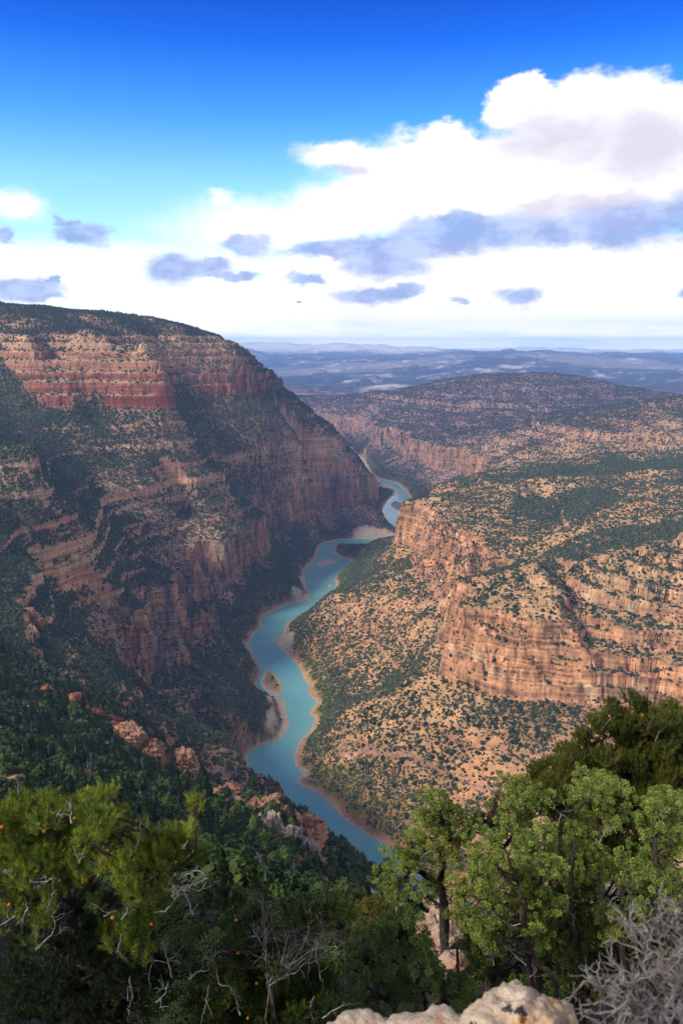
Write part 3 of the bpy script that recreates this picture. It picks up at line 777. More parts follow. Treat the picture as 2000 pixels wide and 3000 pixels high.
def ico(sub):
    bm = bmesh.new(); bmesh.ops.create_icosphere(bm, subdivisions=sub, radius=1.0)
    v = np.array([p.co[:] for p in bm.verts]); f = np.array([[q.index for q in p.verts] for p in bm.faces]); bm.free()
    return v, f
def blob(sub, jit, r):
    """rounded crown with an uneven outline, flat below"""
    v, f = ico(sub)
    v = v * (1 + (r.rand(len(v), 1) - .5) * jit)
    v[:, 2] = np.where(v[:, 2] < 0, v[:, 2] * .55, v[:, 2] * (0.85 + .3 * r.rand())) + .5
    v[:, :2] *= 0.9 + .3 * r.rand(1, 2)
    return v, f
def leafy(n, r, conical=False, size=.28):
    """crown of many leaf clumps through its volume; returns unit-sized mesh (height about 1.6 round, 3 conical)"""
    vs, fs = [], []
    for k in range(n):
        if conical:
            h = r.rand() ** 1.3 * 2.9
            rad = (1 - h / 3.05) * (0.62 + .38 * r.rand()) * .95 * (1 if h > .25 else .7)
            a = r.rand() * 6.283
            c = np.array([math.cos(a) * rad, math.sin(a) * rad, .15 + h]); out = np.array([math.cos(a), math.sin(a), -.25])
        else:
            d = r.normal(size=3); d[2] = abs(d[2]) * 1.1 - .25; d /= np.linalg.norm(d)
            lump = 1 + .22 * math.sin(3 * d[0] + 5 * d[1] + n) 
            c = d * (0.55 + .45 * r.rand()) * lump * np.array([1, 1, .85]); c[2] += .62; out = d
        u = np.cross(out, r.normal(size=3)); u /= np.linalg.norm(u) + 1e-9
        w = np.cross(out, u) + out * (r.rand() - .2) * .8; w /= np.linalg.norm(w)
        s_ = size * (.7 + .6 * r.rand())
        b0 = len(vs)
        vs += [c - u * s_ * .6 - w * s_ * .5, c + u * s_ * .6 - w * s_ * .4, c + u * s_ * .35 + w * s_ * .6 + out * s_ * .3, c - u * s_ * .45 + w * s_ * .5]
        fs += [[b0, b0 + 1, b0 + 2], [b0, b0 + 2, b0 + 3]]
    return np.array(vs), np.array(fs)
def join(parts):
    V, Fc, o = [], [], 0
    for v, f in parts:
        V.append(v); Fc.append(f + o); o += len(v)
    return np.concatenate(V), np.concatenate(Fc)
def cone_mesh(r, tiers=5, seg=7):
    vs, fs = [], []
    for t in range(tiers):
        z0 = .15 + 2.5 * t / tiers; z1 = z0 + 2.9 / tiers * 1.25; rad = .95 * (1 - t / tiers) + .12
        b0 = len(vs); vs.append([0, 0, z1])
        for k in range(seg * 2):
            a = 6.283 * (k + r.rand() * .6) / (seg * 2); q = rad * ((1.0 if k % 2 else .55) + (r.rand() - .5) * .3)
            vs.append([math.cos(a) * q, math.sin(a) * q, z0 + (r.rand() - .5) * .18 + (.12 if k % 2 == 0 else 0)])
        for k in range(seg * 2):
            fs.append([b0, b0 + 1 + k, b0 + 1 + (k + 1) % (seg * 2)])
    return np.array(vs), np.array(fs)

# where they stand
cell = np.linalg.norm(np.cross(np.stack([GX2[1:, :-1] - GX2[:-1, :-1], GY2[1:, :-1] - GY2[:-1, :-1], GZ2[1:, :-1] - GZ2[:-1, :-1]], -1),
                               np.stack([GX2[:-1, 1:] - GX2[:-1, :-1], GY2[:-1, 1:] - GY2[:-1, :-1], GZ2[:-1, 1:] - GZ2[:-1, :-1]], -1)), axis=-1)
angc = GZ2 / GY2
seen = (angc + 14.0 / GY2 > np.maximum.accumulate(angc, axis=0) - 1e-4)[:-1, :-1] & (np.abs(tcol[:-1])[None] < 0.475)
gy = GY2[:-1, :-1]
size_at = np.interp(gy, [12, 90, 200, 400, 900, 3000, 6000], [.7, 1.1, 1.6, 2.0, 1.5, 1.95, 3.0])
dens = np.clip(veg[:-1, :-1], 0, 1.25) ** 1.1 * 0.95 / (3.1416 * size_at ** 2) * seen * (gy > 75) * (gy < 7400)
dens = np.where(rock[:-1, :-1] > .5, np.where(nz[:-1, :-1] > .55, 0.22, np.where(nz[:-1, :-1] > .4, .08, 0.015)) / (3.1416 * size_at ** 2) * seen * (gy < 7000) * (gy > 75) * (GSD[:-1, :-1] > 15), dens)
lam = cell * dens
cnt = rs.poisson(np.clip(lam, 0, 30))
jr, jc = np.nonzero(cnt)
rep = cnt[jr, jc]; jr = np.repeat(jr, rep); jc = np.repeat(jc, rep)
a_, b_ = rs.rand(len(jr)), rs.rand(len(jr))
def lerp(G): return (G[jr, jc] * (1 - a_) + G[jr + 1, jc] * a_) * (1 - b_) + (G[jr, jc + 1] * (1 - a_) + G[jr + 1, jc + 1] * a_) * b_
TX, TY, TZ = lerp(GX2), lerp(GY2), lerp(GZ2)
TS = size_at[jr, jc] * np.exp(rs.normal(0, .36, len(jr)).clip(-.8, .75))
print('min TY', TY.min(), np.sort(TS)[-5:])
TV = veg[jr, jc]; TN = nearR[jr, jc]; TSD = GSD[jr, jc]
near = (TY < 820) & (TN < .5)
conif = (near & (rs.rand(len(TX)) < .17)) | ((~near) & (TN < .5) & (TY < 3400) & (rs.rand(len(TX)) < .25) & (TV > .7)) | ((strat[jr, jc] > 20) & (rs.rand(len(TX)) < .6))
ripar = (TSD < 42) & (TSD > 0) & (TY < 5000) & (rs.rand(len(TX)) < .5)
print("trees", len(TX), "conifers", conif.sum(), "riparian", ripar.sum())
g_dark = np.array([.028, .042, .020]); g_mid = np.array([.066, .082, .036]); g_far = np.array([.022, .032, .024])
tcolr = g_dark[None] + (g_mid - g_dark)[None] * rs.rand(len(TX), 1) ** 1.2
tcolr = np.where(near[:, None], tcolr * np.array([1.0, 1.22, .62]), tcolr)
tcolr = np.where(conif[:, None], tcolr * .75, tcolr)
tcolr = tcolr * (1 + .25 * rs.normal(size=(len(TX), 1)).clip(-2, 2))
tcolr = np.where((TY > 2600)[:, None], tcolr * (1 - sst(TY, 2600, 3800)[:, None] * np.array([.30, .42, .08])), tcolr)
TS = np.where(near, TS * np.exp(rs.normal(0, .25, len(TX)).clip(-.6, .6)), TS)
grey = (rs.rand(len(TX)) < .07) & near
tcolr = np.where(grey[:, None], np.array([.13, .115, .10]), tcolr)
rip = np.array([.075, .115, .022])[None] * (.6 + .8 * rs.rand(len(TX), 1)); rip = np.where(rs.rand(len(TX), 1) < .22, np.array([.19, .15, .03]), rip)
tcolr = np.where(ripar[:, None], rip, tcolr)
TS = np.where(ripar, TS * .9, TS)
tcolr = np.clip(tcolr, .006, .5)

def view_of(x, y, z):
    fwd = y * CP - z * SP; up = y * SP + z * CP
    return 784 + F * x / fwd, 1176 - F * up / fwd
TU, TVv = view_of(TX, TY, TZ + TS * .8)
cover_line = np.interp(TU, [0, 150, 300, 330, 420, 480, 500, 640, 700, 810, 830, 850, 900, 940, 960, 1060, 1100, 1150, 1190, 1210, 1330, 1460, 1568],
                       [1840, 1850, 1850, 1890, 1890, 1950, 2080, 2090, 2110, 2080, 2020, 1990, 1940, 1880, 1830, 1815, 1800, 1800, 1800, 1740, 1650, 1590, 1600])
open_view = (TVv < cover_line - 4) & (TU > 2) & (TU < 1566) & (angc[jr, jc] > np.maximum.accumulate(angc, axis=0)[jr, jc] - .002)
app = TS / np.hypot(TY, TZ)

def scatter(name, sel, variants, squash=1.0, conical=False):
    """every plant of the selection gathered in one mesh"""
    idx_ = np.nonzero(sel)[0]
    V, Fc, Cc, o = [], [], [], 0
    which = rs.randint(0, len(variants), len(idx_))
    for k, (v, f) in enumerate(variants):
        ii_ = idx_[which == k]
        if not len(ii_): continue
        th = rs.rand(len(ii_)) * 6.283
        s_ = TS[ii_]; zs = s_ * np.where(conif[ii_], 1.0, 1.05)
        c, sn = np.cos(th) * s_, np.sin(th) * s_
        x = v[None, :, 0] * c[:, None] - v[None, :, 1] * sn[:, None] + TX[ii_, None]
        y = v[None, :, 0] * sn[:, None] + v[None, :, 1] * c[:, None] + TY[ii_, None]
        z = v[None, :, 2] * zs[:, None] + TZ[ii_, None] - .25 * s_[:, None]
        V.append(np.stack([x, y, z], -1).reshape(-1, 3).astype(np.float32))
        Fc.append((f[None] + (np.arange(len(ii_)) * len(v))[:, None, None] + o).reshape(-1, 3))
        shade = (1 + .25 * (rs.rand(1, len(v), 1) - .5))
        Cc.append((tcolr[ii_][:, None, :] * shade).reshape(-1, 3).astype(np.float32))
        o += len(ii_) * len(v)
    Fc = np.concatenate(Fc)
    return new_obj(name, np.concatenate(V), Fc, np.arange(len(Fc)) * 3, [M_LEAF], colors={'leaf_color': np.concatenate(Cc)})

def pick(mask, n):
    i = np.nonzero(mask)[0]
    return i[np.argsort(-app[i])[:n]]
single = np.zeros(len(TX), bool)
sets = []
for nm, msk, n in (("conifer_tree", conif & open_view & ~grey & ~ripar & (TY < 900), 300), ("oak_shrub", near & ~conif & open_view & ~grey & ~ripar & (TY < 900), 170),
                   ("juniper_shrub", (TN > .5) & ~ripar & open_view & ~conif, 300), ("dead_tree", grey & open_view & ~ripar, 60), ("riverside_shrub", ripar & open_view & (TY < 2600), 200)):
    i = pick(msk & ~single, n); single[i] = True; sets.append((nm, i))
r_ = np.random.RandomState(5)
small_c = [cone_mesh(r_) for _ in range(6)]; mid_b = [blob(1, .5, r_) for _ in range(8)]
near_c = [leafy(200, r_, True, .24) for _ in range(6)]; near_b = [join([leafy(150, r_, False, .36), blob(1, .4, r_)]) for _ in range(6)]
for k in range(6): near_b[k] = (np.concatenate([near_b[k][0][:600], near_b[k][0][600:] * np.array([.72, .72, .75])]), near_b[k][1])
far_b = []
for _ in range(8):
    v, f = ico(1)
    bm_v = np.array([[math.cos(a) * q, math.sin(a) * q, z] for z, q, off in ((.05, .75, 0), (.75, .95, .5)) for a in [6.283 * (k + off + .3 * r_.rand()) / 5 for k in range(5)]] + [[0, 0, 1.35]])
    ff2 = [[k, (k + 1) % 5, 5 + k] for k in range(5)] + [[(k + 1) % 5, 5 + (k + 1) % 5, 5 + k] for k in range(5)] + [[5 + k, 5 + (k + 1) % 5, 10] for k in range(5)]
    bm_v[:, :2] *= (1 + .5 * (r_.rand(len(bm_v), 1) - .5)); far_b.append((bm_v, np.array(ff2)))
rest = ~single
o = scatter("conifer_woodland", rest & conif & (TY < 900), near_c); tag(o, "dark conifers massed on the near wooded slope", "woodland", kind='stuff')
o = scatter("conifer_woodland", rest & conif & (TY >= 900), small_c); tag(o, "dark conifers massed in the ravines and along the left rim", "woodland", kind='stuff')
o = scatter("oak_scrub", rest & ~conif & near, near_b); tag(o, "dense green scrub covering the near slope", "scrub", kind='stuff')
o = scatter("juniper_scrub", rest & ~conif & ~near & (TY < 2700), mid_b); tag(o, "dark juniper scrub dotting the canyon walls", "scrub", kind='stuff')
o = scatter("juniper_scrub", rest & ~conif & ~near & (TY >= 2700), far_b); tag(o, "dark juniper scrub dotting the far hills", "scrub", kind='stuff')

LBL = {"conifer_tree": ("dark green conifer on the wooded near slope left of the river", "tree", "conifers on the near slope"),
       "oak_shrub": ("rounded green shrub among conifers on the near left slope", "shrub", "rounded shrubs on the near slope"),
       "juniper_shrub": ("dark juniper bush on tan slope right of the river", "shrub", "juniper bushes on the right slope"),
       "dead_tree": ("bare grey dead tree on the wooded near slope", "dead tree", "dead trees on the near slope"),
       "riverside_shrub": ("bright green or golden bush along the river bank", "shrub", "bushes along the river banks")}
def leaf_mesh(name, v, f, c):
    ob = new_obj(name, v, f, np.arange(len(f)) * 3, [M_LEAF], colors={'leaf_color': np.tile(np.asarray(c, float), (len(v), 1)) * (1 + .35 * (rs.rand(len(v), 1) - .5))}, link=False)
    me = ob.data; bpy.data.objects.remove(ob); return me
def snag(r):
    """bare grey conifer: leaning stem with short whorled boughs"""
    vs, fs = [], []
    def spike(p, q, w):
        d = q - p; u = np.cross(d, [0.3, .5, .8]); u /= np.linalg.norm(u); t = np.cross(d, u); t /= np.linalg.norm(t)
        b0 = len(vs)
        for k in range(3): vs.append(p + (u * math.cos(2.1 * k) + t * math.sin(2.1 * k)) * w)
        vs.append(q)
        for k in range(3): fs.append([b0 + k, b0 + (k + 1) % 3, b0 + 3])
    spike(np.array([0, 0, 0.]), np.array([.1, .05, 3.0]), .12)
    for k in range(46):
        h = .35 + 2.4 * r.rand(); a = r.rand() * 6.283; l = (1 - h / 3.1) * .95 * (.5 + .5 * r.rand())
        spike(np.array([.03 * h, 0, h]), np.array([math.cos(a) * l, math.sin(a) * l, h + .25 * r.rand() * l - .1]), .05)
    return np.array(vs), np.array(fs)
for nm, ids in sets:
    meshes = []
    for c in ((.85, 1.0, .8), (1.15, 1.2, .9), (.7, .95, .75)) if nm != "dead_tree" else ((1, 1, 1),):
        base = {"conifer_tree": np.array([.025, .044, .011]), "oak_shrub": np.array([.050, .074, .016]), "juniper_shrub": np.array([.030, .045, .022]),
                "dead_tree": np.array([.15, .135, .12]), "riverside_shrub": np.array([.075, .115, .022])}[nm] * np.array(c)
        if nm == "riverside_shrub" and c[0] > 1.1: base = np.array([.19, .155, .03])
        for _ in range(3):
            if nm == "conifer_tree": v, f = leafy(800, r_, True, .125)
            elif nm == "dead_tree": v, f = snag(r_)
            else:
                v, f = join([leafy(800, r_, False, .17), blob(1, .4, r_)]); v[3200:] *= np.array([.72, .72, .75])
            meshes.append(leaf_mesh(nm, v, f, base))
    l, c, g = LBL[nm]
    for i in ids:
        ob = bpy.data.objects.new(nm, meshes[rs.randint(len(meshes))]); scene.collection.objects.link(ob)
        s_ = float(TS[i]); ob.location = (float(TX[i]), float(TY[i]), float(TZ[i] - .25 * s_)); ob.scale = (s_, s_, s_ * (1.0 + .3 * rs.rand())); ob.rotation_euler.z = rs.rand() * 6.283
        tag(ob, l, c, g)

# ------------------------------------------------------------------ trees, shrubs and rock on the viewer's own ledge
fr = np.random.RandomState(23)
def build_spray(nb):
    at = nb.new('ShaderNodeAttribute'); at.attribute_name = 'leaf_color'
    p = nb.new('ShaderNodeBsdfPrincipled'); nb.put(p.inputs['Base Color'], at.outputs[0]); p.inputs['Roughness'].default_value = 0.55
    p.inputs['Specular IOR Level'].default_value = 0.3
    tr = nb.new('ShaderNodeBsdfTranslucent'); nb.put(tr.inputs[0], at.outputs[0])
    mx = nb.new('ShaderNodeMixShader'); mx.inputs[0].default_value = 0.28
    nb.t.links.new(p.outputs[0], mx.inputs[1]); nb.t.links.new(tr.outputs[0], mx.inputs[2])
    return mx.outputs[0]
M_SPRAY = mat("needle_spray", build_spray)
def bark_mat(name, c0, c1):
    def bd(nb):
        geo = nb.new('ShaderNodeNewGeometry').outputs['Position']
        n = nb.noise(nb.vm('MULTIPLY', geo, (30, 30, 7)), 1.0, 5.0, 0.65)
        return principled(nb, nb.mix(nb.sstep(n, .35, .65), (*c0, 1), (*c1, 1)), .9, bump(nb, n, .8, .02), .15)
    return mat(name, bd)
M_BARK = bark_mat("dark_bark", (.030, .022, .017), (.075, .055, .042))
M_DEADWOOD = bark_mat("weathered_deadwood", (.13, .115, .105), (.30, .275, .25))
M_DEADTWIG = bark_mat("grey_dead_twigs", (.10, .086, .074), (.27, .24, .205))

class Tubes:
    def __init__(s): s.v, s.f, s.n = [], [], 0
    def add(s, pts, r0, r1, sides=6):
        pts = np.asarray(pts, float); n = len(pts)
        tg = np.gradient(pts, axis=0); tg /= np.linalg.norm(tg, axis=1, keepdims=True) + 1e-9
        u = np.cross(tg, np.array([.31, .87, .38])); u /= np.linalg.norm(u, axis=1, keepdims=True) + 1e-9
        w = np.cross(tg, u); rr = np.linspace(r0, r1, n)[:, None, None]
        a = np.arange(sides) * 2 * np.pi / sides
        ring = pts[:, None] + rr * (u[:, None] * np.cos(a)[None, :, None] + w[:, None] * np.sin(a)[None, :, None])
        s.v.append(ring.reshape(-1, 3))
        for i in range(n - 1):
            for k in range(sides):
                k2 = (k + 1) % sides
                s.f.append([s.n + i * sides + k, s.n + i * sides + k2, s.n + (i + 1) * sides + k2, s.n + (i + 1) * sides + k])
        s.n += n * sides
    def obj(s, name, mt, parent, base):
        if not s.v: return None
        f = np.array(s.f)
        return new_obj(name, np.concatenate(s.v) - np.asarray(base), f, np.arange(len(f)) * 4, [mt], parent=parent, smooth=True)

def wander(a, bpt, n, amp, sag=0.0):
    """crooked path between two points"""
    a, bpt = np.asarray(a, float), np.asarray(bpt, float)
    t = np.linspace(0, 1, n)[:, None]
    p = a + (bpt - a) * t
    L_ = np.linalg.norm(bpt - a)
    for fq in (1, 2, 3.5):
        p = p + np.sin(t * np.pi) * np.sin(t * np.pi * fq * 2 + fr.rand(1, 3) * 6.28) * amp * L_ / fq * fr.normal(size=(1, 3)) * .5
    p[:, 2] -= np.sin(t[:, 0] * np.pi) * sag * L_
    return p
def smooth_path(pts, n=6, jit=0.0):
    pts = np.asarray(pts, float); out = []
    P_ = np.concatenate([[2 * pts[0] - pts[1]], pts, [2 * pts[-1] - pts[-2]]])
    for i in range(1, len(P_) - 2):
        for k in range(n):
            t = k / n
            out.append(.5 * ((2 * P_[i]) + (-P_[i - 1] + P_[i + 1]) * t + (2 * P_[i - 1] - 5 * P_[i] + 4 * P_[i + 1] - P_[i + 2]) * t * t + (-P_[i - 1] + 3 * P_[i] - 3 * P_[i + 1] + P_[i + 2]) * t ** 3))
    out.append(pts[-1]); out = np.array(out)
    return out + fr.normal(size=out.shape) * jit

def tri_mesh(c, ax, side, ln, wd, colr):
    """one slim leaf triangle (or pair) per row"""
    a = c - side * wd[:, None] * .5; b2 = c + side * wd[:, None] * .5; t = c + ax * ln[:, None]
    return np.stack([a, b2, t], 1).reshape(-1, 3), np.repeat(colr, 3, axis=0)
def unit(v): return v / (np.linalg.norm(v, axis=-1, keepdims=True) + 1e-9)
JUN = (np.array([.075, .125, .018]), np.array([.38, .43, .085]))
def juniper_foliage(clumps, cols=JUN, density=1.0, leaf=1.0):
    V, Cc = [], []
    for c, r in clumps:
        nl = max(6, int(64 * density * (r / .30) ** 2))
        d = fr.normal(size=(nl, 3)); d[:, 2] = d[:, 2] * .9 + .45; d = unit(d)
        q = 1 + .18 * np.sin(d[:, :1] * 4 + c[0] * 9) + .12 * fr.normal(size=(nl, 1))
        pos = c + d * r * np.clip(.72 + .30 * fr.rand(nl, 1), 0, 1.1) * q * np.array([1, 1, .8])
        m = int(66 * density)
        sph = unit(fr.normal(size=(nl * m, 3)) + np.repeat(d, m, 0) * .5)
        lr = np.repeat(.026 + .016 * fr.rand(nl, 1), m, 0)
        lc = np.repeat(pos, m, 0) + sph * lr * (.55 + .55 * fr.rand(nl * m, 1)) * leaf
        dd = sph
        ax = unit(dd * .9 + np.array([0, 0, .4]) + fr.normal(size=dd.shape) * .5)
        side = unit(np.cross(ax, fr.normal(size=ax.shape)))
        base = cols[0] + (cols[1] - cols[0]) * (fr.rand() * .30 + .75 * fr.rand(nl, 1) ** 1.2) 
        cc_ = np.repeat(base, m, 0) * (.8 + .4 * fr.rand(nl * m, 1))
        v, k = tri_mesh(lc, ax, side, (.016 + .012 * fr.rand(len(lc))) * leaf, (.011 + .008 * fr.rand(len(lc))) * leaf, cc_)
        V.append(v); Cc.append(k)
    return np.concatenate(V), np.concatenate(Cc)
PIN = (np.array([.04, .085, .010]), np.array([.27, .31, .028]))
def pinyon_foliage(clumps, cols=PIN, density=1.0, scale=1.0, needles=40):
    V, Cc = [], []; tips = []
    for c, r in clumps:
        ns = max(4, int(80 * density * (r / .18) ** 2))
        d = fr.normal(size=(ns, 3)); d[:, 2] = d[:, 2] * .8 + .5; d = unit(d)
        pos = c + d * r * (.45 + .6 * fr.rand(ns, 1)) * np.array([1, 1, .85])
        ax = unit(d * .55 + np.array([0, 0, .9]) + fr.normal(size=d.shape) * .22)
        tips.append(np.concatenate([pos, ax], 1))
        A = np.repeat(ax, needles, 0); Pp = np.repeat(pos, needles, 0)
        t = fr.rand(len(A), 1)
        rad = unit(np.cross(A, fr.normal(size=A.shape)))
        th = np.radians(22 + 38 * (1 - t) * (.6 + .6 * fr.rand(len(A), 1)))
        nd = unit(A * np.cos(th) + rad * np.sin(th))
        root = Pp + A * (t * .085 - .02) * scale
        side = unit(np.cross(nd, fr.normal(size=nd.shape)))
        base = cols[0] + (cols[1] - cols[0]) * np.clip(fr.rand() * .4 + .75 * fr.rand(ns, 1) ** 1.3, 0, 1.1)
        cc_ = np.repeat(base, needles, 0) * (.7 + .6 * fr.rand(len(A), 1))
        v, k = tri_mesh(root, nd, side, (.040 + .018 * fr.rand(len(A))) * scale, np.full(len(A), .0055 * scale), cc_)
        V.append(v); Cc.append(k)
    return np.concatenate(V), np.concatenate(Cc), np.concatenate(tips)

def ground_z(x, y):
    return float(height(np.array([[x]]), np.array([[max(y, 3.01)]]))[0, 0])
def empty(name, loc):
    o = bpy.data.objects.new(name, None); scene.collection.objects.link(o); o.location = loc; o.empty_display_size = .2
    return o
def foliage_obj(name, V, Cc, parent, base):
    n = len(V) // 3
    return new_obj(name, V - np.asarray(base), np.arange(n * 3), np.arange(n) * 3, [M_SPRAY], parent=parent, colors={'leaf_color': np.clip(Cc, .004, .7)})

Q7 = lambda cx, cy: (784 + cx * .5, 1552.3 + cy * .5)
Q6 = lambda cx, cy: (cx * .5, 1764 + cy * .5)
def clumps_at(Q, rows, y, back=1, dy=.28, spread=.35, minr=0):
    out = []
    for (cx, cy, r) in rows:
        u, v = Q(cx, cy)
        yy_ = y + fr.normal() * dy
        p = np.array(at_y(u, v, yy_)); rm = r * .5 / F * (p[1] * CP - p[2] * SP)
        out.append((p, rm))
        for k in range(back):
            o = np.array([fr.normal() * rm * .5, rm * (.9 + .9 * k) + abs(fr.normal()) * spread, -rm * (.5 + .5 * k)])
            out.append((p + o, rm * 1.05))
    return out
def path_at(Q, pts, y, dy=0.0):
    out = []
    for i, (cx, cy) in enumerate(pts):
        out.append(at_y(*Q(cx, cy), y + dy * math.sin(i * 1.7)))
    return np.array(out)

def make_tree(name, label, cat, group, clumps, trunks, kind, base_xy, twigs=(), cones=(), tr=.09, cols=None, density=1.0, scale=1.0, limb_r=.028):
    bx, by = base_xy; base = np.array([bx, by, ground_z(bx, by) - .1])
    root = empty(name, base); tag(root, label, cat, group)
    tb = Tubes(); nodes = []
    for tp in trunks:
        tp = np.asarray(tp, float)
        full = smooth_path(np.concatenate([[base + fr.normal(size=3) * .08], tp]), 7, .008)
        tb.add(full, .62 * tr * (.8 + .4 * fr.rand()), tr * .25, 8)
        nodes += list(full[2:])
    nodes = np.array(nodes)
    for c, r in clumps:                       # a crooked limb from the nearest lower piece of stem into each clump
        dl = nodes - c; sc_ = np.linalg.norm(dl, axis=1) + np.maximum(0, dl[:, 2]) * 1.5
        a = nodes[np.argmin(sc_ + fr.rand(len(nodes)) * .15)]
        L_ = np.linalg.norm(c - a)
        if L_ < .05: continue
        p = wander(a, c, 7, .16, .06)
        tb.add(p, max(.008, limb_r * min(1, L_)), .006, 5)
        for k in range(5):
            d = unit(fr.normal(size=3) + np.array([0, 0, .5])); s0 = p[4] + (p[-1] - p[4]) * fr.rand()
            tb.add(wander(s0, s0 + d * r * .85, 4, .2), .007, .003, 4)
    tb.obj("trunk", M_BARK, root, base)
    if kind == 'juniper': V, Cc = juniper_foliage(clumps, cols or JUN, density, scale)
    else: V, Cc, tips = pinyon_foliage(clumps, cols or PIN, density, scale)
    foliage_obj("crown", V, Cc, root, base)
    for (p, r0) in twigs:
        tw = Tubes()
        r0 = r0 * .8; p = smooth_path(p, 5, .004); tw.add(p, r0, r0 * .35, 5)
        for k in range(int(len(p) * .3)):
            s0 = p[fr.randint(1, len(p))]; d = unit(fr.normal(size=3) * [1, 1, .8] + [0, 0, .25]); l = .05 + .16 * fr.rand()
            q = wander(s0, s0 + d * l, 5, .25); tw.add(q, r0 * .4, r0 * .15, 4)
            if fr.rand() < .6:
                d2 = unit(d + fr.normal(size=3) * .6); tw.add(wander(q[2], q[2] + d2 * l * .6, 4, .25), r0 * .25, r0 * .1, 4)
        tw.obj("dead_branch", M_DEADWOOD, root, base)
    for p, r in cones:
        v, f = ico(2); v = v * (1 + .22 * np.sin(v[:, :1] * 9) * np.sin(v[:, 2:3] * 8 + v[:, 1:2] * 5)) * r * np.array([1, 1, 1.15])
        new_obj("cone", v + np.asarray(p) - base, f, np.arange(len(f)) * 3, [M_CONE], parent=root)
    return root
def build_cone(nb):
    geo = nb.new('ShaderNodeNewGeometry').outputs['Position']
    n = nb.noise(geo, 60.0, 3.0)
    return principled(nb, nb.mix(nb.sstep(n, .35, .65), (.32, .06, .012, 1), (.50, .14, .025, 1)), .6, bump(nb, n, .6, .01), .3)
M_CONE = mat("orange_cone", build_cone)

# ---- pinyon with orange cones on the left
rowsL = [(40,230,60),(110,250,55),(190,265,60),(260,262,50),(330,245,55),(415,225,55),(480,262,50),(530,295,40),(60,330,60),(150,340,60),(240,340,60),(320,330,60),(400,320,60),(470,345,50),
         (30,420,60),(120,430,60),(200,450,60),(290,430,50),(360,445,50),(120,520,60),(300,530,50),(380,520,40),(60,560,50),(600,385,40),(660,385,50),(720,405,60),(772,318,30),(840,305,40),(872,292,28),(800,400,50),
         (870,385,50),(920,445,30),(560,455,50),(640,460,60),(720,470,50),(800,470,50),(560,540,50),(640,560,50),(700,600,40),(600,600,40),(620,685,50),(560,725,40),(480,745,40),(650,765,50),(700,725,40),(520,825,40),
         (600,835,40),(640,885,30),(200,690,40),(150,805,35),(60,640,40),(20,745,30),(440,655,30),(-40,300,60),(-40,450,60),(-60,600,60),(480,420,40),(450,480,40),(230,600,35),(100,660,45)]
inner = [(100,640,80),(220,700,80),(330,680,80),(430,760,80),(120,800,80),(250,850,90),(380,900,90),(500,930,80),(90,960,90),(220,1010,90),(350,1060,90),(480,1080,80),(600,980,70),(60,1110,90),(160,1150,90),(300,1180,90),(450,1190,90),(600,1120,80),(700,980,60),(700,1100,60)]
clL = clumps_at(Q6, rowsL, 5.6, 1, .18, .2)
shade_fill = clumps_at(Q6, inner, 6.0, 1, .15)  # filler foliage added, near black, for the deep shade inside the crown
trL = [path_at(Q6, [(420,1180),(380,900),(330,640),(300,460),(330,330)], 6.3, .1), path_at(Q6, [(400,1050),(560,860),(690,640),(780,480),(840,340)], 6.2, .1), path_at(Q6, [(330,900),(200,700),(90,520),(60,380)], 6.3, .1)]
twL = [(path_at(Q6, q, 5.35, .06), .009) for q in ([(-20,735),(60,690),(78,645)],[(165,832),(230,772),(255,720),(240,680),(268,640)],[(215,668),(235,602),(255,562)],[(478,680),(545,648)],[(560,700),(590,640),(560,610)],[(540,850),(562,760)],
        [(700,662),(762,655),(800,605),(830,552)],[(885,672),(866,610),(832,552),(795,545),(788,580)],[(832,552),(900,532),(952,505)],[(850,548),(920,560),(945,520)],[(845,500),(900,470),(940,490)],[(330,250),(325,200),(332,165)],[(258,222),(278,190)],
        [(625,378),(640,320),(648,250)],[(365,440),(380,395),(390,370)],[(410,430),(465,430)],[(130,525),(215,520),(245,500)],[(845,370),(860,330)],[(600,960),(612,1060),(590,1070)],[(720,1080),(760,1030),(775,980)],[(130,640),(105,690),(75,720)],[(160,740),(178,770),(150,690)])]
cnL = []
for cx, cy in [(475,237),(427,265),(407,325),(398,303),(548,285),(498,382),(735,396),(706,411),(806,433),(665,543),(604,528),(575,500),(697,718),(590,795),(45,628),(110,572),(276,515),(192,718),(215,480),(135,455),(12,270),(60,252),(180,262),(325,290),(205,290),(460,440),(398,515),(640,670),(520,688),(240,320),(345,230),(520,310)]:
    p = np.array(at_y(*Q6(cx, cy), 5.50)); cnL.append((p, .010 + .006 * fr.rand()))
make_tree("pinyon_pine", "yellow green pinyon pine with orange cones on the left of the ledge", "tree", None, clL, trL, 'pinyon', (-1.15, 6.5), twL, cnL[::2] + cnL[1:12:4], .055, None, 1.0, 1.0)
o_ = make_tree("pinyon_pine", "pinyon filler foliage coloured near black for the shade inside the cone bearing pine", "tree", None, shade_fill, [path_at(Q6, [(300,1250),(280,1000),(300,800)], 6.3)], 'pinyon', (-1.2, 6.5), (), (), .05, (np.array([.012, .022, .006]), np.array([.03, .05, .012])), .55, 1.15)

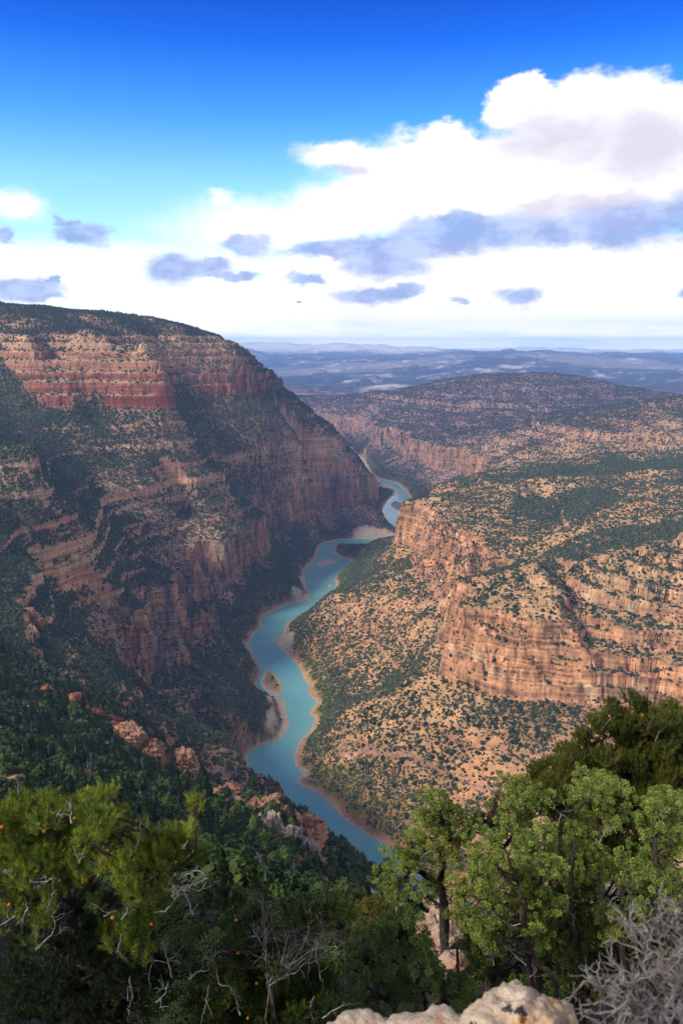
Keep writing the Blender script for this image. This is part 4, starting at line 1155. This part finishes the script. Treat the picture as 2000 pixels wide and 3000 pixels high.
# ---- low pinyon and dead bush at the bottom centre
rowsC = [(1070,740,50),(1100,800,55),(1060,860,50),(1130,880,55),(1190,860,40),(1100,950,60),(1180,960,55),(1250,930,50),(1240,1010,60),(1330,1000,60),(1400,960,50),(1430,1030,60),(1150,1050,60),(1060,1040,50),(1300,1090,60),(1400,1110,60),(1220,1120,60),(1100,1130,60),(980,1120,55),(900,1080,50),(1480,1090,55),(1360,1170,60),(1240,1190,60),(1110,1200,60),(960,1200,60),(1240,730,30),(1330,710,35),(1420,700,40),(1500,690,40),(1560,700,40)]
clC = clumps_at(Q6, rowsC, 6.2, 1, .15, .2)
trC = [path_at(Q6, [(1090,1250),(1085,1080),(1000,960),(995,850)], 6.2, .05), path_at(Q6, [(1250,1250),(1240,1100),(1200,960)], 6.4), path_at(Q6, [(1400,1250),(1390,1080)], 6.4)]
twC = [(path_at(Q6, q, 5.9, .05), .010) for q in ([(1100,1135),(1088,1080),(1075,1015),(1010,995),(1000,950),(985,880),(990,850)],[(960,1000),(945,1080),(925,1176)],[(870,970),(910,940),(960,930)],[(640,895),(690,890),(730,885)],[(790,960),(770,880),(745,800)],[(1240,1000),(1300,960),(1360,940)],[(1440,1050),(1425,1110),(1440,1160)],[(1480,1150),(1540,1110),(1580,1090)])]
cnC = [(np.array(at_y(*Q6(cx, cy), 6.0)), .013) for cx, cy in [(1085,700),(1340,975),(1180,990),(1470,1010),(1140,1150),(1380,1060),(1095,850),(1035,845)]]
make_tree("pinyon_pine", "low green pinyon with bare crooked boughs at the bottom centre", "tree", None, clC, trC, 'pinyon', (-.85, 6.8), twC, cnC[::2], .05, (np.array([.022, .048, .008]), np.array([.085, .12, .014])), 1.0, 1.0, .012)

def dead_bush(name, label, Q, stems, y, r0, n_side, lenr, mt, base_xy, fine=.5, dy=.1):
    bx, by = base_xy; base = np.array([bx, by, ground_z(bx, by) - .05]) if by > 3 else np.array([bx, by, at_y(*Q(*stems[0][0]), by)[2] - .12])
    root = empty(name, base); tag(root, label, "dead shrub")
    tb = Tubes(); tw = Tubes()
    for q in stems:
        p = smooth_path(path_at(Q, q, y + fr.normal() * dy, .04), 6, .003)
        p0 = wander(base + fr.normal(size=3) * [.04, .04, 0], p[0], 5, .08) if np.linalg.norm(base - p[0]) > .06 else p[:1]
        if len(p0) > 1: tb.add(p0, r0 * 1.25, r0, 6)
        tb.add(p, r0, r0 * .35, 6)
        for k in range(n_side):
            i = fr.randint(1, len(p)); s0 = p[i]; tdir = unit(p[i] - p[i - 1])
            d = unit(tdir * .7 + fr.normal(size=3) * .75 + [0, 0, .3]); l = lenr * (.4 + .9 * fr.rand())
            w_ = wander(s0, s0 + d * l, 6, .22); tw.add(w_, r0 * .42, r0 * .14, 5)
            for j in range(3):
                m = w_[fr.randint(1, 6)]; d2 = unit(d + fr.normal(size=3) * .7); tw.add(wander(m, m + d2 * l * fine * (.5 + fr.rand()), 5, .22), r0 * .24, r0 * .08, 4)
    tb.obj("stem", mt, root, base); tw.obj("twig", mt, root, base)
    return root
st = [[(1225,990),(1235,900),(1215,830),(1190,790),(1160,740)],[(1235,985),(1290,900),(1310,820),(1330,750)],[(1240,980),(1280,880),(1270,800),(1240,720)],[(1245,975),(1340,890),(1390,820),(1420,740)],[(1250,970),(1370,880),(1450,830),(1550,820)],[(1260,980),(1400,900),(1470,880),(1500,790)],
      [(1230,980),(1220,880),(1225,800),(1215,710)],[(1290,900),(1340,840),(1360,780),(1375,730)],[(1250,985),(1330,930),(1420,860),(1480,780),(1480,720)]]
dead_bush("dead_shrub", "silvery leafless shrub among the pinyons at the bottom centre", Q6, st, 6.0, .0075, 8, .24, M_DEADTWIG, (-.58, 6.25))

# ---- junipers on the right
JA = [(445,575,52),(500,620,42),(372,648,42),(420,610,40),(350,755,50),(430,745,55),(480,705,50),(545,690,55),(600,695,45),(630,725,35),(280,820,42),(330,860,55),(400,800,45),(300,885,45),(200,960,45),(270,960,55),(340,985,50),(225,1000,38),(400,960,38),(470,800,45),(560,760,45),(390,700,40),(440,905,42),(510,930,40),(470,1000,42),(420,1040,40),(520,860,38),(545,1010,36)]
JB = [(720,560,42),(765,615,52),(830,560,62),(900,560,62),(960,575,45),(702,625,35),(740,685,52),(820,650,55),(720,725,42),(875,625,52),(790,700,40)]
JC = [(650,900,55),(720,880,55),(600,950,55),(770,940,55),(680,980,55),(560,1010,45),(620,1050,55),(720,1060,55),(540,1100,45),(600,1150,55),(700,1150,55),(640,1205,45),(685,1225,38),(850,870,62),(905,830,55),(880,950,55),(820,765,50),(960,875,55),(900,1010,55),(980,1060,55),(940,1095,48),(870,1170,52),(925,1205,48),(780,1110,50),(820,1040,50),(760,830,50),(870,760,50),(930,740,45),(700,800,40)]
JD = [(1130,530,55),(1185,560,62),(1260,520,62),(1295,560,52),(1130,605,55),(1220,625,62),(1310,645,36),(1085,565,38),(1040,725,52),(1100,725,52),(1165,770,46),(1245,690,52),(1085,825,55),(1060,905,55),(1010,845,46),(1190,830,46),(1245,880,52),(1105,960,55),(1010,1000,50),(1180,920,50),(1000,920,50),(1090,1040,45),(1150,990,50),(1190,1060,50),(1050,1130,48),(1130,1150,50),(1010,1180,46),(1200,1190,46)]
JE = [(1450,625,55),(1500,600,62),(1555,585,55),(1415,685,46),(1485,705,55),(1545,705,55),(1430,745,38),(1400,825,46),(1460,855,55),(1545,825,55),(1380,905,52),(1330,900,46),(1450,945,55),(1535,945,55),(1420,1035,55),(1350,1065,55),(1260,1125,52),(1300,1185,52),(1230,1205,46),(1500,1050,55),(1620,620,60),(1620,760,60),(1620,900,60),(1600,1020,60),(1390,1130,50)]
JF = [(250,1100,52),(180,1160,55),(130,1220,55),(100,1300,55),(90,1380,55),(130,1440,55),(200,1250,55),(255,1195,55),(320,1130,50),(355,1185,45),(280,1285,55),(340,1255,50),(200,1350,55),(280,1385,55),(360,1335,55),(410,1300,45),(430,1385,55),(200,1450,55),(300,1465,55),(400,1455,55),(250,1530,55),(340,1560,55),(480,1485,55),(545,1440,50),(460,1570,55),(560,1530,50),(620,1480,45),(150,1530,50),(60,1480,45)]
gj = "sunlit green junipers on the right of the ledge"
make_tree("juniper_tree", "light green juniper with a forked dark stem standing against the river end", "tree", gj, clumps_at(Q7, JA, 9.6, 1, .2, .25), [path_at(Q7, [(480,1200),(465,1000),(455,860),(470,720),(450,600)], 9.8, .06), path_at(Q7, [(465,1020),(400,930),(330,890),(230,960)], 9.7, .06), path_at(Q7, [(460,860),(540,760),(600,700)], 9.8, .06)], 'juniper', (at_y(*Q7(480,1250), 9.8)[0], 9.9),
          [(path_at(Q7, q, 9.4, .05), .008) for q in ([(455,890),(400,860),(350,800),(330,780)],[(450,900),(390,880),(340,900)],[(480,880),(530,870),(560,830)],[(420,800),(370,830),(355,870)],[(470,730),(440,700),(420,690)])], (), .085)
make_tree("juniper_tree", "light green juniper topped by a bare dark snag of a leader", "tree", gj, clumps_at(Q7, JB, 10.2, 1, .2, .25), [path_at(Q7, [(700,1150),(680,960),(688,820),(690,700),(695,620),(708,530)], 10.3, .05), path_at(Q7, [(690,800),(740,790),(780,740),(850,650)], 10.3, .05), path_at(Q7, [(690,720),(668,690),(645,660),(640,640),(660,635)], 10.2, .03)], 'juniper', (at_y(*Q7(700,1250), 10.3)[0], 10.5),
          [(path_at(Q7, q, 10.15, .03), .010) for q in ([(706,560),(690,530),(665,510),(652,495)],[(708,540),(712,505)],[(880,650),(910,640),(930,660)],[(830,700),(860,690),(900,700)])], (), .085)
make_tree("juniper_tree", "broad mid green juniper with a leaning stem in the middle of the right hand clump", "tree", gj, clumps_at(Q7, JC, 8.7, 1, .2, .25), [path_at(Q7, [(985,1420),(900,1320),(850,1200),(825,1080),(812,950)], 8.6, .04), path_at(Q7, [(850,1200),(720,1100),(640,1000)], 8.8, .05), path_at(Q7, [(835,1130),(900,1020),(930,850)], 8.8, .05)], 'juniper', (at_y(*Q7(985,1500), 8.8)[0], 8.9),
          [(path_at(Q7, q, 8.4, .04), .011) for q in ([(820,1140),(780,1145),(730,1120),(680,1075)],[(860,1390),(895,1350),(870,1330)],[(700,1330),(690,1290),(640,1220)],[(850,1330),(790,1280),(740,1230)],[(620,1480),(560,1450),(470,1430)])], (), .07)
make_tree("juniper_tree", "tall juniper with two straight dark stems under a pale green domed top", "tree", gj, clumps_at(Q7, JD, 10.2, 1, .2, .25), [path_at(Q7, [(1160,1350),(1165,1150),(1165,950),(1155,780),(1175,680),(1200,580)], 10.3, .05), path_at(Q7, [(1075,1250),(1055,1090),(1050,980),(1060,850),(1072,760)], 9.8, .05), path_at(Q7, [(1020,1050),(1008,900),(995,740),(1010,620)], 10.2, .05)], 'juniper', (at_y(*Q7(1140,1400), 10.3)[0], 10.5),
          [(path_at(Q7, q, 9.7, .04), .010) for q in ([(1065,1150),(1062,1100),(1020,1085)],[(1180,780),(1210,710),(1250,700)],[(1060,1030),(1100,1040)],[(990,690),(1010,640),(1040,660)])], (), .075)
make_tree("juniper_tree", "juniper with a dark upright stem at the right edge above the dead shrub", "tree", gj, clumps_at(Q7, JE, 9.0, 1, .2, .25), [path_at(Q7, [(1400,1250),(1450,1080),(1450,900),(1440,770),(1480,650)], 9.1, .05), path_at(Q7, [(1280,1200),(1285,1080),(1290,960)], 9.0, .05), path_at(Q7, [(1400,1250),(1380,1080),(1360,1000)], 9.1)], 'juniper', (at_y(*Q7(1400,1400), 9.2)[0], 9.3),
          [(path_at(Q7, q, 8.8, .04), .009) for q in ([(1220,1060),(1250,1020),(1280,1015)],[(1400,1130),(1440,1110)])], (), .08)
make_tree("juniper_tree", "dense rounded juniper bush low down left of the boulder", "tree", gj, clumps_at(Q7, JF, 7.0, 1, .2, .2), [path_at(Q7, [(400,1640),(380,1500),(330,1350),(280,1200)], 7.2, .05), path_at(Q7, [(560,1640),(540,1400),(530,1250)], 7.4), path_at(Q7, [(300,1640),(200,1450),(150,1300)], 7.1)], 'juniper', (at_y(*Q7(400,1700), 7.2)[0], 7.3),
          [(path_at(Q7, q, 7.4, .04), .010) for q in ([(520,1290),(470,1240),(440,1180)],[(600,1420),(560,1330),(540,1240)],[(640,1560),(590,1500),(560,1400)],[(430,1300),(470,1250),(480,1180)],[(520,1180),(500,1120),(420,1080)])], (), .06, (np.array([.075, .125, .025]), np.array([.19, .25, .055])))
JG = [(150,1080,40),(200,1085,35),(110,1110,40),(160,1130,40),(220,1060,30),(80,1160,35),(130,1060,30)]
make_tree("juniper_tree", "small olive yellow juniper beyond the rounded bush", "tree", None, clumps_at(Q7, JG, 13.5, 1, .2, .3), [path_at(Q7, [(150,1200),(150,1090)], 13.6)], 'juniper', (at_y(*Q7(150,1250), 13.7)[0], 13.8), (), (), .06, (np.array([.07, .085, .012]), np.array([.17, .15, .025])), .8, 1.4)
JH = [(20,1060,45),(60,1050,40),(100,1045,35),(30,1110,45),(0,1150,45),(60,1180,40),(-40,1080,45),(-60,1140,45),(-110,1090,45),(-150,1130,45)]
make_tree("juniper_tree", "dark green juniper bush between the river end and the bottom centre", "tree", None, clumps_at(Q7, JH, 14.5, 1, .2, .3), [path_at(Q7, [(20,1230),(20,1100)], 14.6)], 'juniper', (at_y(*Q7(20,1260), 14.7)[0], 14.8), (), (), .06, (np.array([.03, .05, .012]), np.array([.07, .10, .022])), .8, 1.4)
JK = []  # filler clumps; their leaf colours are darkened for the shade down there
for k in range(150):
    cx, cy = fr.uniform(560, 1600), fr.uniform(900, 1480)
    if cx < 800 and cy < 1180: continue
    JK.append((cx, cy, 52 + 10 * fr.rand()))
make_tree("juniper_tree", "juniper thicket coloured dark for the shade under the paler junipers", "tree", None, clumps_at(Q7, JK, 10.3, 0, .4), [path_at(Q7, [(900,1560),(930,1300),(960,1050)], 11.2, .1), path_at(Q7, [(1200,1560),(1220,1300),(1240,1050)], 11.2, .1), path_at(Q7, [(1420,1560),(1400,1300),(1380,1100)], 11.2, .1)], 'juniper', (at_y(*Q7(1150,1600), 11.2)[0], 11.4), (), (), .07, (np.array([.04, .065, .010]), np.array([.14, .19, .032])), .9, 1.15)
# dark pinyon behind the junipers
JP = []
out = [(800,520),(850,470),(950,395),(1060,310),(1130,230),(1160,165),(1250,125),(1345,100),(1420,150),(1500,140),(1620,140)]
ox, oy = [q[0] for q in out], [q[1] for q in out]
for k in range(210):
    cx = fr.uniform(835, 1640); top = np.interp(cx, ox, oy); cy = top + 78 + (850 - top) * fr.rand() ** 1.15 * .95
    if cx < 960 and cy > 620: continue
    JP.append((cx, cy, 48 + 14 * fr.rand()))
for cx in np.arange(850, 1640, 30): JP.append((cx + fr.normal() * 14, np.interp(cx, ox, oy) + 48 + 26 * fr.normal(), 26 + 16 * fr.rand()))
trP = [path_at(Q7, [(1400,1150),(1390,800),(1370,500),(1360,250)], 15.3, .1), path_at(Q7, [(1300,1100),(1270,800),(1290,600),(1200,350)], 15.2, .1), path_at(Q7, [(1200,1000),(1100,700),(980,500)], 15.2, .1), path_at(Q7, [(1480,1000),(1540,600),(1560,300)], 15.3, .1)]
twP = [(path_at(Q7, q, 14.6, .05), .012) for q in ([(1190,250),(1230,200),(1260,190)],[(1290,560),(1330,520),(1380,500)],[(1100,420),(1080,380),(1030,370)],[(1440,300),(1460,250)],[(1260,430),(1250,400),(1200,390)],[(1540,510),(1500,505)],[(940,520),(980,480)])]
cnP = [(np.array(at_y(*Q7(cx, cy), 14.6)), .026) for cx, cy in [(1035,432),(1105,330),(1180,200),(1230,185),(1150,300),(1010,400),(1290,480),(1480,200),(960,420),(1080,470),(1380,180)]]
make_tree("pinyon_pine", "big dark pinyon pine rising behind the junipers on the right", "tree", None, clumps_at(Q7, JP, 15.2, 0, .45), trP, 'pinyon', (at_y(*Q7(1350,1300), 15.3)[0], 15.4), twP, cnP, .16, (np.array([.034, .056, .008]), np.array([.16, .16, .02])), .62, 1.6, .05)

# ---- rocks
def build_stone(nb):
    geo = nb.new('ShaderNodeNewGeometry').outputs['Position']
    n = nb.noise(geo, 9.0, 6.0, .65); f_ = nb.noise(geo, 60.0, 5.0, .65); l_ = nb.noise(nb.vm('ADD', geo, (3.1, 1.7, 0)), 16.0, 4.0, .6); d_ = nb.noise(nb.vm('ADD', geo, (7.1, 2.7, 5)), 13.0, 5.0, .6)
    c = nb.mix(nb.sstep(n, .35, .65), (.42, .31, .19, 1), (.58, .46, .32, 1))
    c = nb.mix(nb.sstep(f_, .42, .70, 0, .75), c, (.30, .22, .15, 1))
    c = nb.mix(nb.sstep(l_, .60, .655), c, (.62, .22, .03, 1))
    c = nb.mix(nb.sstep(d_, .61, .66), c, (.035, .030, .028, 1))
    return principled(nb, c, .95, bump(nb, nb.m('ADD', n, nb.m('MULTIPLY', f_, .35)), .9, .03), .15)
M_STONE = mat("lichened_limestone", build_stone)
def build_pink(nb):
    geo = nb.new('ShaderNodeNewGeometry').outputs['Position']
    n = nb.noise(geo, 2.2, 6.0, .65); f_ = nb.noise(nb.vm('MULTIPLY', geo, (1, 1, 3)), 5.0, 5.0, .65)
    c = nb.mix(nb.sstep(n, .35, .65), (.46, .24, .14, 1), (.62, .46, .34, 1)); c = nb.mix(nb.sstep(f_, .52, .7), c, (.25, .14, .09, 1))
    return principled(nb, c, .95, bump(nb, nb.m('ADD', n, f_), .9, .2), .1)
M_PINK = mat("pink_limestone", build_pink)
def boulder(name, label, center, rad, mt, seed, sub=5, amp=.22, fr_=2.2, cat="boulder", group=None, blocky=.0):
    v, f = ico(sub); c = np.asarray(center, float)
    n = fbm(v[:, 0] * fr_ + seed, v[:, 1] * fr_ + v[:, 2] * 1.7, 5, seed) + .7 * fbm(v[:, 2] * fr_ + 3, v[:, 0] * fr_ - v[:, 1], 4, seed + 9)
    v = v * (1 + amp * n[:, None])
    if blocky:                                # broken faces: snap towards a handful of cleavage planes
        rb = np.random.RandomState(seed)
        for k in range(16):
            d = unit(rb.normal(size=3)); off = .55 + .35 * rb.rand(); pr = v @ d
            v = v - np.maximum(pr - off, 0)[:, None] * d * blocky
        n2 = ridged(v[:, 0] * 5 + seed, v[:, 2] * 4 + v[:, 1] * 5, 4, seed + 3); v = v * (1 + .10 * n2[:, None])
    if not blocky:
        n3 = ridged(v[:, 0] * 4.5 + seed, v[:, 1] * 4.5 + v[:, 2] * 3, 5, seed + 2, .6); v = v * (1 + .085 * n3[:, None])
    v = v * np.asarray(rad)
    ob = new_obj(name, v, f, np.arange(len(f)) * 3, [mt], smooth=not blocky); ob.location = c
    tag(ob, label, cat, group); return ob
boulder("boulder", "cream limestone boulder with orange and black lichen at the bottom edge", np.array(at_y(1205, 2405, 1.50)) + [0, 0, -.025], (.145, .13, .135), M_STONE, 3, 6, .20)
boulder("boulder", "low pale flat rock at the bottom edge left of the lichened boulder", np.array(at_y(830, 2405, 1.60)) + [0, 0, -.03], (.12, .12, .058), M_STONE, 8, 5, .20)
boulder("boulder", "long low pale rock shelf joining the lichened boulder on its left", np.array(at_y(1010, 2425, 1.52)) + [0, 0, -.025], (.15, .14, .085), M_STONE, 14, 5, .22)
ledge = boulder("rock_ledge", "rough limestone ledge under the viewer carrying the lichened boulders", (0.35, 0.55, -2.45), (1.9, 1.05, .92), M_STONE, 21, 6, .12, cat="rock ledge")
gp = "pink rocks between the juniper stems"
for k, (cx, cy, y, r, l) in enumerate([(530, 965, 11.6, .42, "pale pink rounded rock beside the forked juniper stem"), (415, 1035, 11.9, .26, "small pink rock left of the forked juniper stem"), (275, 1072, 12.4, .2, "smallest pink rock by the olive juniper"),
                               (470, 1120, 11.2, .55, "broad orange rock below the forked juniper"), (500, 1210, 10.4, .5, "orange rock face between juniper stems lower down"), (390, 1160, 11.0, .4, "weathered tan rock behind thin juniper twigs"), (505, 1330, 9.6, .4, "lowest tan rock glimpsed behind the rounded juniper bush"), (690, 870, 12.0, .3, "pink slab behind the broad juniper crown")]):
    boulder("boulder", l, np.array(at_y(*Q7(cx, cy), y)), (r * .72, r * .6, r * .62), M_PINK, 30 + k, 4, .3, 2.0, "boulder", gp, .8)

# ---- dead shrub in the lower right corner, close to the viewer
st2 = [[(1500,1640),(1420,1560),(1330,1500),(1180,1560)],[(1560,1500),(1480,1380),(1410,1280),(1340,1200),(1310,1130)],[(1600,1480),(1540,1350),(1500,1250),(1420,1200),(1380,1110)],[(1640,1300),(1560,1230),(1480,1180),(1430,1160),(1460,1080),(1490,1010)],[(1620,1200),(1560,1190),(1520,1130),(1540,1080)],
       [(1540,1640),(1450,1500),(1350,1420),(1250,1390)],[(1500,1640),(1380,1520),(1260,1460),(1120,1400)],[(1600,1640),(1500,1480),(1440,1400),(1350,1350)],[(1450,1640),(1330,1580),(1230,1590),(1160,1640)],[(1640,1560),(1560,1440),(1530,1340),(1560,1240)],[(1640,1420),(1570,1330),(1540,1290),(1500,1300)]]
dead_bush("dead_shrub", "blurred grey leafless shrub in the bottom right corner beside the boulder", Q7, st2, 1.42, .0048, 15, .06, M_DEADTWIG, (.72, 1.5), .6, .07)

# ---- bushes just below the ledge
bush_mesh = []
for k in range(4):
    v, f = leafy(3000, fr, False, .066); bush_mesh.append(leaf_mesh("oak_shrub", v, f, np.array([.026, .042, .010]) * (.7 + .25 * k)))
ux = [(-4.6, 22), (-2.4, 24), (-.8, 23), (.5, 25), (1.8, 24), (3.0, 22), (-6, 28), (-3.8, 30), (-1.8, 31), (-.2, 30), (1.2, 33), (2.8, 32), (4.6, 30),
      (-8, 36), (-5, 39), (-2.6, 40), (-.5, 42), (1.6, 43), (3.6, 41), (-7, 48), (-4, 50), (-1.4, 52), (1.0, 54), (3.4, 52), (-9, 58), (-5.6, 60), (-2.6, 62), (0, 64), (2.6, 66), (5, 62), (-8, 70), (-4, 72), (-.6, 74), (2.8, 74), (6, 26), (8, 34), (6, 44), (7, 56)]
fine_mesh = []
for k in range(3):
    v, f = leafy(7000, fr, False, .034); fine_mesh.append(leaf_mesh("oak_shrub", v, f, np.array([.022, .036, .009]) * (.8 + .25 * k)))
for x, y in [(-2.2, 9.5), (-2.6, 11), (-3.3, 13.2), (-2.5, 14.5), (-4.1, 16.5), (-1.3, 10.4), (-.6, 12.5), (-1.7, 12.6), (-3.2, 19), (-1.4, 17), (-4.6, 20)]:
    ob = bpy.data.objects.new("oak_shrub", fine_mesh[fr.randint(3)]); scene.collection.objects.link(ob)
    r = .62 + .02 * y * fr.rand(); ob.location = (x, y, ground_z(x, y) - .1 * r); ob.scale = (r, r, r * 1.1); ob.rotation_euler.z = fr.rand() * 6.28
    tag(ob, "small dark leafy shrub in the gap between the two low pinyons", "shrub", "shrubs between the low pinyons")
for k in range(70):
    y = fr.uniform(34, 74); ux.append((y * fr.uniform(-.36, .30), y))
for x, y in ux:
    ob = bpy.data.objects.new("oak_shrub", bush_mesh[fr.randint(4)]); scene.collection.objects.link(ob)
    r = (.55 + .014 * y) * (.8 + .4 * fr.rand()); ob.location = (x + fr.normal() * .3, y, ground_z(x, y) - .1 * r); ob.scale = (r, r, r * (.9 + .4 * fr.rand())); ob.rotation_euler.z = fr.rand() * 6.28
    tag(ob, "dark green leafy shrub on the steep ground just below the ledge", "shrub", "shrubs just below the ledge")

# ---- crags standing out of the wooded near slope
def crag_mat(name, c0, c1, c2):
    def bd(nb):
        geo = nb.new('ShaderNodeNewGeometry').outputs['Position']
        n = nb.noise(geo, .12, 6.0, .65); s_ = nb.noise(nb.vm('MULTIPLY', geo, (.30, .30, .05)), 1.0, 6.0, .65); h = nb.noise(nb.vm('MULTIPLY', geo, (.05, .05, .6)), 1.0, 4.0, .6)
        c = nb.mix(nb.sstep(n, .38, .62), (*c0, 1), (*c1, 1)); c = nb.mix(nb.sstep(s_, .48, .66, 0, .8), c, (*c2, 1)); c = nb.mix(nb.sstep(h, .5, .62, 0, .5), c, (*c0, 1))
        return principled(nb, c, .95, bump(nb, nb.m('ADD', s_, n), 1.0, 2.0), .1)
    return mat(name, bd)
M_RED = crag_mat("red_crag", tuple(lin(146, 78, 58)), tuple(lin(168, 108, 84)), tuple(lin(104, 70, 58)))
M_TAN = crag_mat("tan_crag", tuple(lin(184, 142, 108)), tuple(lin(160, 108, 82)), tuple(lin(104, 88, 78)))
M_GREY = crag_mat("grey_crag", tuple(lin(170, 156, 142)), tuple(lin(140, 120, 108)), tuple(lin(90, 80, 76)))
def crag(label, u, v, y, r, mt, seed, lobes=5, tall=1.2, lean=0.0):
    lobes = lobes * 2
    c = np.array(at_y(u, v, y)); rb = np.random.RandomState(seed); parts = []
    for k in range(lobes):
        vv, ff = ico(5)
        n = fbm(vv[:, 0] * 2.2 + seed + k, vv[:, 1] * 2.2 + vv[:, 2] * 1.7, 5, seed + k)
        vv = vv * (1 + .28 * n[:, None])
        for j in range(14):
            d = unit(rb.normal(size=3) * [1, 1, .6]); pr = vv @ d; vv = vv - np.maximum(pr - (.5 + .35 * rb.rand()), 0)[:, None] * d * .85
        n2 = ridged(vv[:, 0] * 5 + k, vv[:, 1] * 5 + vv[:, 2] * 1.2, 5, seed + 5, .6); vv = vv * (1 + .42 * n2[:, None])
        zq = vv[:, 2] * 5 + k * .37; vv[:, 2] = vv[:, 2] + ((np.floor(zq) + sst(zq - np.floor(zq), .25, .75)) - zq) / 5 * .9
        vv[:, :2] *= (1 + .16 * np.sin(zq * 6.283 + 1) + .10 * fbm(vv[:, 2] * 14, zq * 0 + k, 2, 7))[:, None]
        q = r * (.30 + .38 * rb.rand()); a = (k / max(1, lobes - 1) - .5) * 2
        vv = vv * [q, q * .8, q * tall * (.8 + .5 * rb.rand())] + [a * r * .8, rb.normal() * r * .25, -abs(a) * r * .15 + a * lean * r + rb.normal() * r * .22]
        parts.append((vv, ff))
    V_, F_ = join(parts)
    ob = new_obj("rock_outcrop", V_, F_, np.arange(len(F_)) * 3, [mt]); ob.location = c; tag(ob, label, "rock outcrop", "crags on the near slope")
crag("big brick red crag high on the near slope above the pinyon", 172, 1658, 655, 34, M_RED, 3, 7, .9, -.35)
crag("orange and grey cliff end below the big red crag", 360, 1752, 615, 26, M_TAN, 5, 6, 1.0, -.45)
crag("tan ledge crag between the big red crag and the ravine", 262, 1712, 632, 21, M_TAN, 7, 5, .9, -.3)
crag("pinkish rock tower on the spur left of the pale pinnacle", 545, 1872, 445, 17, M_TAN, 9, 5, 1.2, .1)
crag("pale pinnacle at the top of the spur beside the river", 642, 1908, 415, 18, M_TAN, 11, 5, 1.5, -.1)
crag("grey and tan buttress halfway down the spur beside the river", 668, 1965, 375, 16, M_GREY, 13, 5, 1.5, -.5)
crag("rusty red rock face low on the spur beside the river", 640, 2000, 335, 11, M_RED, 15, 4, 1.4, -.2)
crag("last grey crag at the foot of the spur beside the river", 693, 2022, 330, 11, M_GREY, 17, 4, 1.2, -.3)
crag("small pale crag right of the spur foot", 738, 2035, 330, 5, M_TAN, 19, 3, 1.0)
crag("grey weathered crag among trees above the pinyon top", 288, 1842, 372, 8, M_GREY, 21, 4, 1.0)
crag("grey stepped crag right of the pinyon lobes", 487, 1955, 372, 8, M_GREY, 23, 4, 1.0, -.3)
crag("low grey rocks on the slope below the grey stepped crag", 345, 1885, 345, 6, M_GREY, 25, 4, .8, -.3)
crag("small tan rock step at the left edge of the near slope", 60, 1425, 1060, 22, M_TAN, 27, 5, .8, -.1)
crag("rusty slab in the trees left of the spur towers", 478, 1850, 500, 9, M_RED, 29, 4, .7, -.3)
